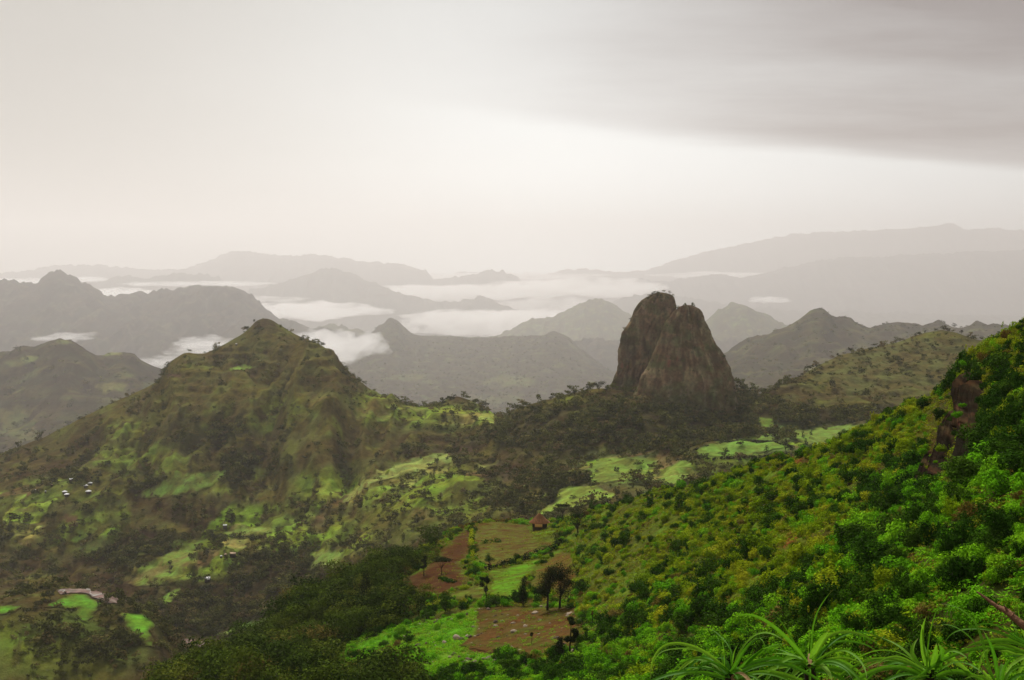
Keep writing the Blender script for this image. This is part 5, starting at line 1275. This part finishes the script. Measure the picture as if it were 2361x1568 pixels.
STM = [stone_mesh(40 + i, M_ROCKS if i < 6 else M_ROCKS2) for i in range(9)]
SL = [(1120,1485,'upper left corner of the stony field'),(1250,1420,'upper edge of the stony field'),(1310,1470,'dark column tree on the stony field'),(1130,1540,'lower edge of the stony field'),(1226,1490,'leafy stump'),(960,1500,'edge of the grass slope'),(1000,1440,'round dark tree at the grass edge'),(1080,1450,'border of grass and stony field'),(1361,1480,'leafy sapling'),(1407,1445,'short dead stump'),(1020,1550,'lowest part of the grass slope'),(1190,1505,'middle of the stony field')]
used = set(); nst = 0
rg = random.Random(3)
while nst < 170:
    q = rg.random()
    if q < .50: px, py = rg.uniform(1060, 1345), rg.uniform(1395, 1525)
    elif q < .8: px, py = rg.uniform(930, 1160), rg.uniform(1410, 1566)
    else: px, py = rg.uniform(1030, 1330), rg.uniform(1510, 1566)
    if 1075 < px < 1270 and 1470 < py < 1500 and rg.random() < .5: continue
    if px < 1060 - (1566 - py) * .0 and not inpoly(np.array([px]), np.array([py]), GRASSY)[0]: continue
    p = ground(px, py, 400)
    if p is None: continue
    s_ = math.exp(rg.gauss(0, .40)) * .34; s_ = min(max(s_, .16), .95)
    mi_ = rg.randrange(9)
    L = min(SL, key=lambda l: (l[0] - px) ** 2 + (2 * (l[1] - py)) ** 2); dx, dy = px - L[0], py - L[1]
    side = ('right of' if dx > 0 else 'left of') if abs(dx) > 1.6 * abs(dy) else ('below' if dy > 0 else 'above')
    szw = 'big' if s_ > .55 else 'middling' if s_ > .36 else 'small' if s_ > .24 else 'tiny'
    lab = f"{szw} {'pale' if mi_ < 6 else 'brown'} {'angular' if mi_ % 2 else 'rounded'} stone {side} the {L[2]}"
    if lab in used: continue
    used.add(lab); nst += 1
    o = bpy.data.objects.new('stone', STM[mi_]); COL.objects.link(o); o.location = p + Vector((0, 0, s_ * .12)); o.scale = (s_, s_, s_ * rg.uniform(.8, 1.3)); o.rotation_euler = (rg.uniform(-.3, .3), rg.uniform(-.3, .3), rg.uniform(0, 6.28))
    tag(o, lab, 'stone', 'stones lying on the stony field and grass')

# ================================================================== long-leaved plants on the ledge
def leaf_blade_mat():
    m, n, b, o = new_mat('long_leaf')
    oi = n.node('ShaderNodeObjectInfo'); at_ = n.node('ShaderNodeAttribute', attribute_name='along')
    sp = n.node('ShaderNodeSeparateColor'); n.l.new(at_.outputs['Color'], sp.inputs[0])
    c = n.ramp(oi.outputs['Random'], [(0, (.060, .22, .005)), (.5, (.13, .34, .009)), (1, (.22, .44, .02))])
    tip = n.mix(n.step(sp.outputs[0], .86, 1.0), c, (.19, .17, .04, 1))
    tip = n.mix(n.m('MULTIPLY', n.step(sp.outputs[1], .40, .06), .30), tip, (.15, .30, .04, 1))
    tc_ = n.node('ShaderNodeTexCoord'); a = n.noise(tc_.outputs['Object'], 70, 3, .6)
    vm = n.node('ShaderNodeVectorMath', operation='SCALE'); n.l.new(tip, vm.inputs[0]); n.l.new(n.m('ADD', .7, n.m('MULTIPLY', a, .6)), vm.inputs['Scale'])
    n.l.new(vm.outputs[0], b.inputs['Base Color']); b.inputs['Roughness'].default_value = .55; b.inputs['Specular IOR Level'].default_value = .12
    t = n.node('ShaderNodeBsdfTranslucent'); n.l.new(vm.outputs[0], t.inputs[0])
    ms_ = n.node('ShaderNodeMixShader'); ms_.inputs[0].default_value = .48
    n.l.new(b.outputs[0], ms_.inputs[1]); n.l.new(t.outputs[0], ms_.inputs[2]); n.l.new(ms_.outputs[0], o.inputs[0])
    return m
M_BLADE = leaf_blade_mat()
M_DRY = flat_mat('dry_leaf', (.26, .17, .07), .9, .4, 60)
def blade(pts3, wid, rng, flatten=.0):
    """a long folded leaf along a curve: five points across, tapering to its tip"""
    P = np.array(pts3, float)
    seg = np.r_[0, np.cumsum(np.linalg.norm(np.diff(P, axis=0), axis=1))]; seg /= seg[-1]
    m = 26; ts = np.linspace(0, 1, m)
    C = np.stack([np.interp(ts, seg, P[:, i]) for i in range(3)], 1)
    for i in range(3): C[:, i] = smooth(np.r_[2 * C[0, i] - C[1:7, i][::-1], C[:, i], 2 * C[-1, i] - C[-7:-1, i][::-1]], 1.6)[6:-6]
    T = np.gradient(C, axis=0); T /= np.linalg.norm(T, axis=1)[:, None]
    up = np.array([0, -.75, .65]) + rng.normal(scale=.25, size=3)
    tw = rng.uniform(-.5, .5)
    V, A = [], []
    for i in range(m):
        s_ = np.cross(T[i], up); s_ /= np.linalg.norm(s_) + 1e-9; nn = np.cross(s_, T[i])
        a = tw * ts[i]; s2 = s_ * math.cos(a) + nn * math.sin(a); n2_ = -s_ * math.sin(a) + nn * math.cos(a)
        w_ = wid / 2 * (min(1, .62 + 2.2 * ts[i]) * (1 - ts[i] ** 2.6) + .02)
        for q, f in ((-1, .30), (-.5, .10), (0, -.06), (.5, .10), (1, .30)):
            V.append(C[i] + s2 * w_ * q + n2_ * w_ * f); A.append((ts[i], abs(q), 0))
    Q = [(i * 5 + j, i * 5 + j + 1, i * 5 + j + 6, i * 5 + j + 5) for i in range(m - 1) for j in range(4)]
    return np.array(V), np.array(Q), np.array(A)
Z1 = (1475.6, 1354.5, .19044); Z2 = (1902.1, 1325.7, .19433)
def long_plant(center, d, blades, extra, label, seed):
    rng = np.random.default_rng(seed)
    c3 = at(center[0], center[1], d)
    foot = np.array([c3[0] + .03, c3[1] + .05, -2.15])
    r_ = link('long_leaved_plant', None, None, foot); tag(r_, label, 'plant', 'long-leaved plants on the ledge')
    st = tube([foot - foot, (c3 - foot) * .5 + np.array([.02, 0, 0]), (c3 - foot) * .98], [.035, .03, .022], 8)
    link('stem', mesh_np('stem', *st, M_BARK, True), r_)
    for tr, pts, w_ in blades:
        q = tf(pts, *tr); n = len(q); dd = rng.uniform(-.42, .30)
        near = math.hypot(q[0][0] - center[0], q[0][1] - center[1])
        if near > 22: q = [center] + [(center[0] * .5 + q[0][0] * .5 , center[1] * .45 + q[0][1] * .55 )] + q; n += 2
        ds = [d + dd * (i / (n - 1)) ** 1.2 for i in range(n)]
        P3 = [at(a, b, k) - foot for (a, b), k in zip(q, ds)]
        V, Q, A = blade(P3, w_ * tr[2] / F * d * 1.0, rng)
        me_ = mesh_np('leaf', V, Q, M_BLADE, True); add_color(me_, 'along', A); link('leaf', me_, r_)
    for k in range(extra):                       # the rest of the rosette, arching all round
        a = rng.uniform(0, 6.283); L = rng.uniform(.28, .66); e = rng.uniform(.2, .9); P3 = []
        for t in np.linspace(0, 1, 7):
            out_ = L * t * math.cos(e * (1 - t * .4)); z = L * (math.sin(e) * t * 1.25 - 1.0 * t * t)
            P3.append(c3 - foot + np.array([out_ * math.cos(a), out_ * math.sin(a), z - .03]))
        V, Q, A = blade(P3, rng.uniform(.010, .022), rng)
        dry = k % 6 == 5
        me_ = mesh_np('leaf', V, Q, M_DRY if dry else M_BLADE, True); add_color(me_, 'along', A); lf = link('leaf', me_, r_)
        if dry: lf['label'] = 'withered tan leaf'
long_plant((1683, 1552), 4.7, [
    (Z1, [(1060,1020),(900,860),(680,720),(420,660),(230,720),(150,860),(125,1000),(130,1120)], 46), (Z1, [(1000,930),(900,870),(700,745),(450,735),(260,760),(160,850),(150,920),(180,1040)], 30),
    (Z1, [(1050,1010),(880,900),(720,850),(560,880),(430,970),(340,1090)], 36), (Z1, [(1000,960),(850,890),(750,930),(670,1040),(620,1120)], 34), (Z1, [(1060,1000),(900,900),(760,880),(690,960),(660,1060)], 26),
    (Z1, [(1010,1000),(985,800),(955,640),(935,590)], 15), (Z1, [(1025,1000),(1015,760),(985,620),(950,460)], 15), (Z1, [(1100,960),(1120,800),(1040,660),(940,560),(840,480)], 24), (Z1, [(1110,960),(1080,680),(1060,610)], 12), (Z1, [(1110,960),(1140,780),(1190,680)], 14),
    (Z1, [(1070,1010),(1050,920),(990,850),(930,862)], 62), (Z1, [(1130,960),(1200,800),(1290,660),(1400,570),(1500,540),(1620,560),(1740,640)], 42), (Z1, [(1160,940),(1240,790),(1340,670),(1440,610),(1550,590)], 44),
    (Z1, [(1150,930),(1260,740),(1380,620),(1450,590),(1505,650),(1522,760),(1524,900)], 20), (Z1, [(1150,1000),(1200,980),(1340,860),(1480,760),(1620,715),(1710,725)], 62), (Z1, [(1180,980),(1300,900),(1480,740),(1640,690),(1760,680)], 34),
    (Z1, [(1130,960),(1220,990),(1310,1080),(1360,1130)], 20), (Z1, [(1090,1020),(1150,1060),(1190,1120)], 46), (Z1, [(1050,1060),(900,1000),(700,960),(560,970),(430,1040),(350,1100)], 28), (Z1, [(1050,1100),(800,1030),(560,1040),(400,1090),(340,1130)], 42), (Z1, [(1000,1020),(960,980),(900,890),(850,800),(820,720)], 18),
], 12, 'leftmost long-leaved green plant at the lower edge, its longest leaf drooping left', 1)
long_plant((1866, 1530), 4.9, [
    (Z1, [(2020,900),(1950,800),(1850,690),(1700,530),(1500,380),(1340,320),(1200,325),(1150,350),(1145,375)], 50), (Z1, [(2010,900),(1980,850),(1880,700),(1780,520),(1700,400),(1620,320)], 30), (Z1, [(1980,860),(1880,720),(1800,600)], 26),
    (Z1, [(2060,860),(2080,640),(2090,480),(2140,300),(2230,150),(2340,20)], 26), (Z1, [(2030,840),(2045,600),(2045,470)], 18), (Z1, [(2020,840),(1998,680),(2000,530)], 12), (Z1, [(2070,870),(2130,740),(2220,600),(2290,520)], 76),
    (Z2, [(-150,1010),(-60,850),(0,740),(150,672),(300,670),(450,710),(580,780),(720,900)], 42), (Z2, [(-150,1010),(-50,870),(120,790),(300,785),(480,820),(610,900),(690,990)], 32), (Z2, [(-110,1050),(20,1000),(210,970),(380,1020),(500,1090),(600,1190),(650,1250)], 26),
    (Z1, [(2040,910),(1960,960),(1880,1050),(1810,1120)], 92), (Z1, [(1990,850),(1920,900),(1870,990),(1800,1110)], 60), (Z1, [(2080,920),(2200,950),(2280,1040),(2320,1130)], 92), (Z1, [(2010,910),(1800,950),(1640,970),(1500,1040),(1400,1110)], 62),
    (Z1, [(1990,880),(1870,830),(1740,770),(1620,740)], 28), (Z1, [(1980,870),(1800,810),(1640,800),(1540,815)], 42), (Z1, [(1980,890),(1820,900),(1650,870),(1520,900)], 42), (Z1, [(2070,980),(2020,1010),(1930,1060),(1880,1120)], 24),
    (Z2, [(-100,1060),(20,1040),(150,1060),(260,1130),(330,1240)], 40), (Z2, [(-120,1030),(100,900),(250,880),(400,980),(480,1120),(500,1240)], 34),
], 11, 'middle long-leaved green plant with a single tall leaf rising straight up', 2)
long_plant((2145, 1552), 4.8, [
    (Z2, [(1210,1100),(1220,900),(1240,720),(1290,520),(1330,400),(1362,345)], 28), (Z2, [(1200,1080),(1160,900),(1150,700),(1170,580),(1205,480)], 50), (Z2, [(1175,900),(1160,680),(1150,580),(1115,585),(1075,640)], 26), (Z2, [(1180,1130),(1130,1100),(1040,990),(900,860),(780,790),(640,730)], 46),
    (Z2, [(1190,1150),(1000,1020),(860,965),(720,985),(630,1050),(590,1190)], 36), (Z2, [(1180,1150),(1000,1040),(820,990),(600,990),(400,1015)], 32), (Z2, [(1180,1140),(1050,1080),(900,1060),(760,1100)], 32), (Z2, [(1180,1180),(1000,1130),(930,1110),(860,1160),(810,1240)], 42),
    (Z2, [(1230,1120),(1180,920),(1140,790),(1130,750)], 72), (Z2, [(1120,1080),(1040,980),(1025,900),(1060,800),(1110,750)], 62), (Z2, [(1280,1120),(1300,980),(1310,880),(1320,810)], 82), (Z2, [(1320,1150),(1370,1000),(1390,880),(1340,815)], 72), (Z2, [(1240,1110),(1255,990),(1275,930)], 42),
    (Z2, [(1330,1160),(1440,1080),(1560,1030),(1680,1040),(1800,1110),(1890,1180)], 42), (Z2, [(1300,1090),(1400,985),(1520,1010),(1640,1090),(1750,1190),(1800,1250)], 62), (Z2, [(1290,1090),(1410,920),(1520,890),(1620,930),(1700,1000)], 46),
    (Z2, [(1240,1190),(1130,1200),(1010,1215),(960,1225)], 16), (Z2, [(1270,1190),(1400,1200),(1520,1240)], 16), (Z2, [(1120,1060),(1020,860),(990,770),(965,680)], 16), (Z2, [(1300,1130),(1400,1080),(1480,1110),(1540,1190)], 26),
], 11, 'third long-leaved green plant with two broad upright pale leaves', 3)
long_plant((2300, 1590), 4.55, [
    (Z2, [(2040,1300),(1950,1150),(1900,900),(1840,690),(1780,540),(1650,420),(1500,350),(1340,345)], 38), (Z2, [(2060,1300),(2040,1150),(2020,1000),(1980,860),(1930,750),(1870,650)], 46), (Z2, [(2040,1300),(1900,1100),(1830,880),(1750,760),(1620,650),(1500,590),(1380,580),(1280,625)], 24),
    (Z2, [(2030,1300),(1900,1180),(1830,1080),(1870,930),(1960,850)], 40), (Z2, [(2100,1300),(2180,1150),(2300,1080),(2420,1080)], 46), (Z2, [(2080,1300),(2120,1100),(2200,1000),(2330,960)], 40), (Z2, [(2020,1310),(1900,1220),(1760,1190),(1640,1240)], 44),
], 9, 'long-leaved plant low in the corner whose slim leaf arches highest', 4)
long_plant((2385, 1500), 4.7, [
    (Z2, [(2400,830),(2200,740),(2050,670),(1900,640),(1750,630),(1580,650),(1470,710),(1420,800),(1412,850)], 38), (Z2, [(2400,820),(2200,690),(2050,600),(1920,570),(1800,585),(1720,640),(1690,700)], 26), (Z2, [(2420,880),(2250,790),(2080,780),(1900,790),(1750,820),(1640,880)], 70),
    (Z2, [(2400,930),(2200,850),(2050,830),(1980,850),(1890,920),(1830,1080),(1820,1180)], 52), (Z2, [(2400,820),(2350,700),(2320,600),(2290,400),(2280,360)], 24), (Z2, [(2400,820),(2250,640),(2215,530)], 20), (Z2, [(2390,820),(2280,720),(2150,610),(2050,530)], 22),
    (Z2, [(2430,970),(2300,960),(2200,965),(2120,960)], 28), (Z2, [(2400,960),(2250,940),(2160,900),(2040,905)], 32), (Z2, [(2450,900),(2440,600),(2400,420),(2361,355),(2295,340)], 34), (Z2, [(2440,930),(2300,1010),(2200,1080),(2130,1200)], 50), (Z2, [(2440,930),(2350,1060),(2290,1180),(2270,1290)], 50),
], 8, 'long-leaved plant cut by the right edge with fine upright leaves', 5)
# dead branch
bp_ = tf([(2480,700),(2361,605),(2290,545),(2220,490),(2170,440),(2110,405),(2040,375),(1960,315),(1880,255),(1800,198)], *Z2)
P3 = [at(a, b, 4.6 + .02 * i) for i, (a, b) in enumerate(bp_)]
db = link('dead_branch', None, None, Vector(P3[0].tolist())); tag(db, 'bare reddish brown dead branch pointing up left above the plants', 'branch')
M_DEAD = flat_mat('dead_wood', (.20, .10, .055), .9, .45, 40)
link('limb', mesh_np('limb', *tube([p - P3[0] for p in P3], [.017, .015, .0135, .0125, .0125, .0105, .0085, .0065, .005, .0025], 8), M_DEAD, True), db)
for q in ([(2165,440),(2150,400),(2118,345)], [(2215,490),(2235,470),(2250,440)], [(2040,375),(2050,400),(2046,430)]):
    T3 = [at(a, b, 4.64) - P3[0] for a, b in tf(q, *Z2)]
    link('twig', mesh_np('twig', *tube(T3, [.006, .004, .0015], 6), M_DEAD, True), db)

# ================================================================== low cloud lying in the valleys
def fog_bank(px, py, wpx, hpx, d, depth, dens, label, seed):
    wpx *= 1.5; hpx *= .95
    c = at(px, py, d); rx, rz, ry = wpx / 2 / F * d, hpx / 2 / F * d, depth / 2
    n, m_ = 56, 20; th = np.linspace(.02, math.pi - .02, m_); ph = np.linspace(0, 2 * math.pi, n, endpoint=False)
    TH, PH = np.meshgrid(th, ph, indexing='ij')
    ux, uy, uz = np.sin(TH) * np.cos(PH), np.sin(TH) * np.sin(PH), np.cos(TH)
    nz_ = fbm(ux * 1.5 + seed * 3.1, uy * 1.5 + uz * .8, 3, seed); n2_ = fbm(ux * 4.5 + uz * 1.2, uy * 4.5 + seed, 3, seed + 2)
    k = 1 + .34 * nz_ + .20 * n2_ * np.clip(uz + .4, 0, 1)
    V = np.stack([c[0] + ux * rx * k, c[1] + uy * ry * k, c[2] + uz * rz * (1 + .45 * nz_ + .35 * n2_)], -1).reshape(-1, 3)
    ii = np.arange(m_ * n).reshape(m_, n); jj = np.roll(ii, -1, 1)
    Q = np.stack([ii[:-1], ii[1:], jj[1:], jj[:-1]], -1).reshape(-1, 4).tolist()
    me_ = bpy.data.meshes.new('fog_bank'); me_.from_pydata(V.tolist(), [], Q + [ii[0].tolist(), ii[-1][::-1].tolist()])
    m = bpy.data.materials.new('low_cloud'); m.use_nodes = True; m.node_tree.nodes.clear(); q = NT(m.node_tree)
    o = q.node('ShaderNodeOutputMaterial'); v = q.node('ShaderNodeVolumePrincipled'); q.l.new(v.outputs[0], o.inputs['Volume'])
    v.inputs['Color'].default_value = (1, .99, .975, 1)
    tq = q.node('ShaderNodeTexCoord'); mq = q.node('ShaderNodeMapping'); q.l.new(tq.outputs['Generated'], mq.inputs[0]); mq.inputs['Scale'].default_value = (wpx / 90, 2, 1.3); mq.inputs['Location'].default_value = (seed * 1.7, 0, 0)
    q.l.new(q.m('MULTIPLY', q.step(q.noise(mq.outputs[0], 2.0, 6, .62), .36, .70), dens * 1.7), v.inputs['Density']); v.inputs['Anisotropy'].default_value = .35
    me_.materials.append(m); tag(link('fog_bank', me_), label, None, None, 'stuff')

for k, (px, py, w_, h_, d_, dep, dn, lab) in enumerate([
    (700,716,240,34,12600,1500,.0045,'white low cloud behind the dark far range'),(772,802,190,76,7000,900,.0035,'white fog spilling down right of the pointed mountain'),(640,800,260,40,7000,900,.0012,'thin mist in the valley behind the pointed mountain'),
    (1150,748,330,66,13200,1800,.0045,'bright bank of low cloud above the flat topped ridge'),(1040,674,360,34,18700,1500,.004,'long low cloud in the middle distance'),(1340,664,290,42,19000,1500,.004,'low cloud among the distant ranges'),
    (1650,634,230,13,20700,900,.004,'thin strip of cloud along the distant crest'),(276,676,100,26,10800,900,.004,'small cloud behind the dark far range'),(470,654,230,12,11300,900,.002,'thin streak of cloud behind the dark far range'),
    (150,778,80,20,7000,500,.003,'wisp of mist low on the dark far range'),(455,787,60,24,7000,500,.003,'small wisp of mist below the dark far range'),(500,806,150,34,6600,600,.0025,'mist behind the left shoulder of the pointed mountain'),
    (366,842,100,30,5300,500,.004,'mist behind the hill on the left'),(1770,692,56,15,17500,700,.004,'small white cloud under the distant mountain'),(60,648,160,14,12000,700,.003,'thin cloud beside the square summit'),
    (880,690,260,26,15800,1000,.0022,'thin veil of cloud between the middle ridges'),(1420,712,150,30,16000,900,.0022,'mist left of the rock tower'),(560,690,200,20,12900,700,.0016,'thin veil behind the end of the dark far range'),(1080,636,420,16,20600,900,.004,'faint long streak of cloud on the far skyline'),
    (170,645,90,14,12500,700,.003,'thin cloud right of the square summit'),(1240,705,200,40,17000,1200,.002,'faint mist over the middle distance'),
]): fog_bank(px, py, w_, h_, {18700: 22600, 19000: 22900, 20700: 31500, 20600: 31000, 17500: 22400, 17000: 22300, 13200: 18800, 12600: 16500, 12500: 13000, 12000: 12800, 11300: 12700, 10800: 12600, 7000: 7900, 6600: 7000, 5300: 5600}.get(d_, d_ * FAR), dep * FAR, dn / FAR * 1.3, lab, 30 + k)

# ================================================================== air
def haze_box():
    x0, x1, y0, y1, z0, z1 = -31600, 31600, -120, 40000, -1302, 1480
    V = [(x, y, z) for z in (z0, z1) for y in (y0, y1) for x in (x0, x1)]
    Fq = [(0, 2, 3, 1), (4, 5, 7, 6), (0, 1, 5, 4), (2, 6, 7, 3), (0, 4, 6, 2), (1, 3, 7, 5)]
    m = bpy.data.materials.new('haze'); m.use_nodes = True; m.node_tree.nodes.clear(); n = NT(m.node_tree)
    o = n.node('ShaderNodeOutputMaterial'); v = n.node('ShaderNodeVolumePrincipled'); n.l.new(v.outputs[0], o.inputs['Volume'])
    v.inputs['Color'].default_value = (0.99, 0.956, 0.932, 1); v.inputs['Density'].default_value = HAZE_DENSITY
    v.inputs['Anisotropy'].default_value = HAZE_G
    tag(link('haze', mesh_np('haze', V, Fq, m)), None, None, None, 'stuff')
haze_box()
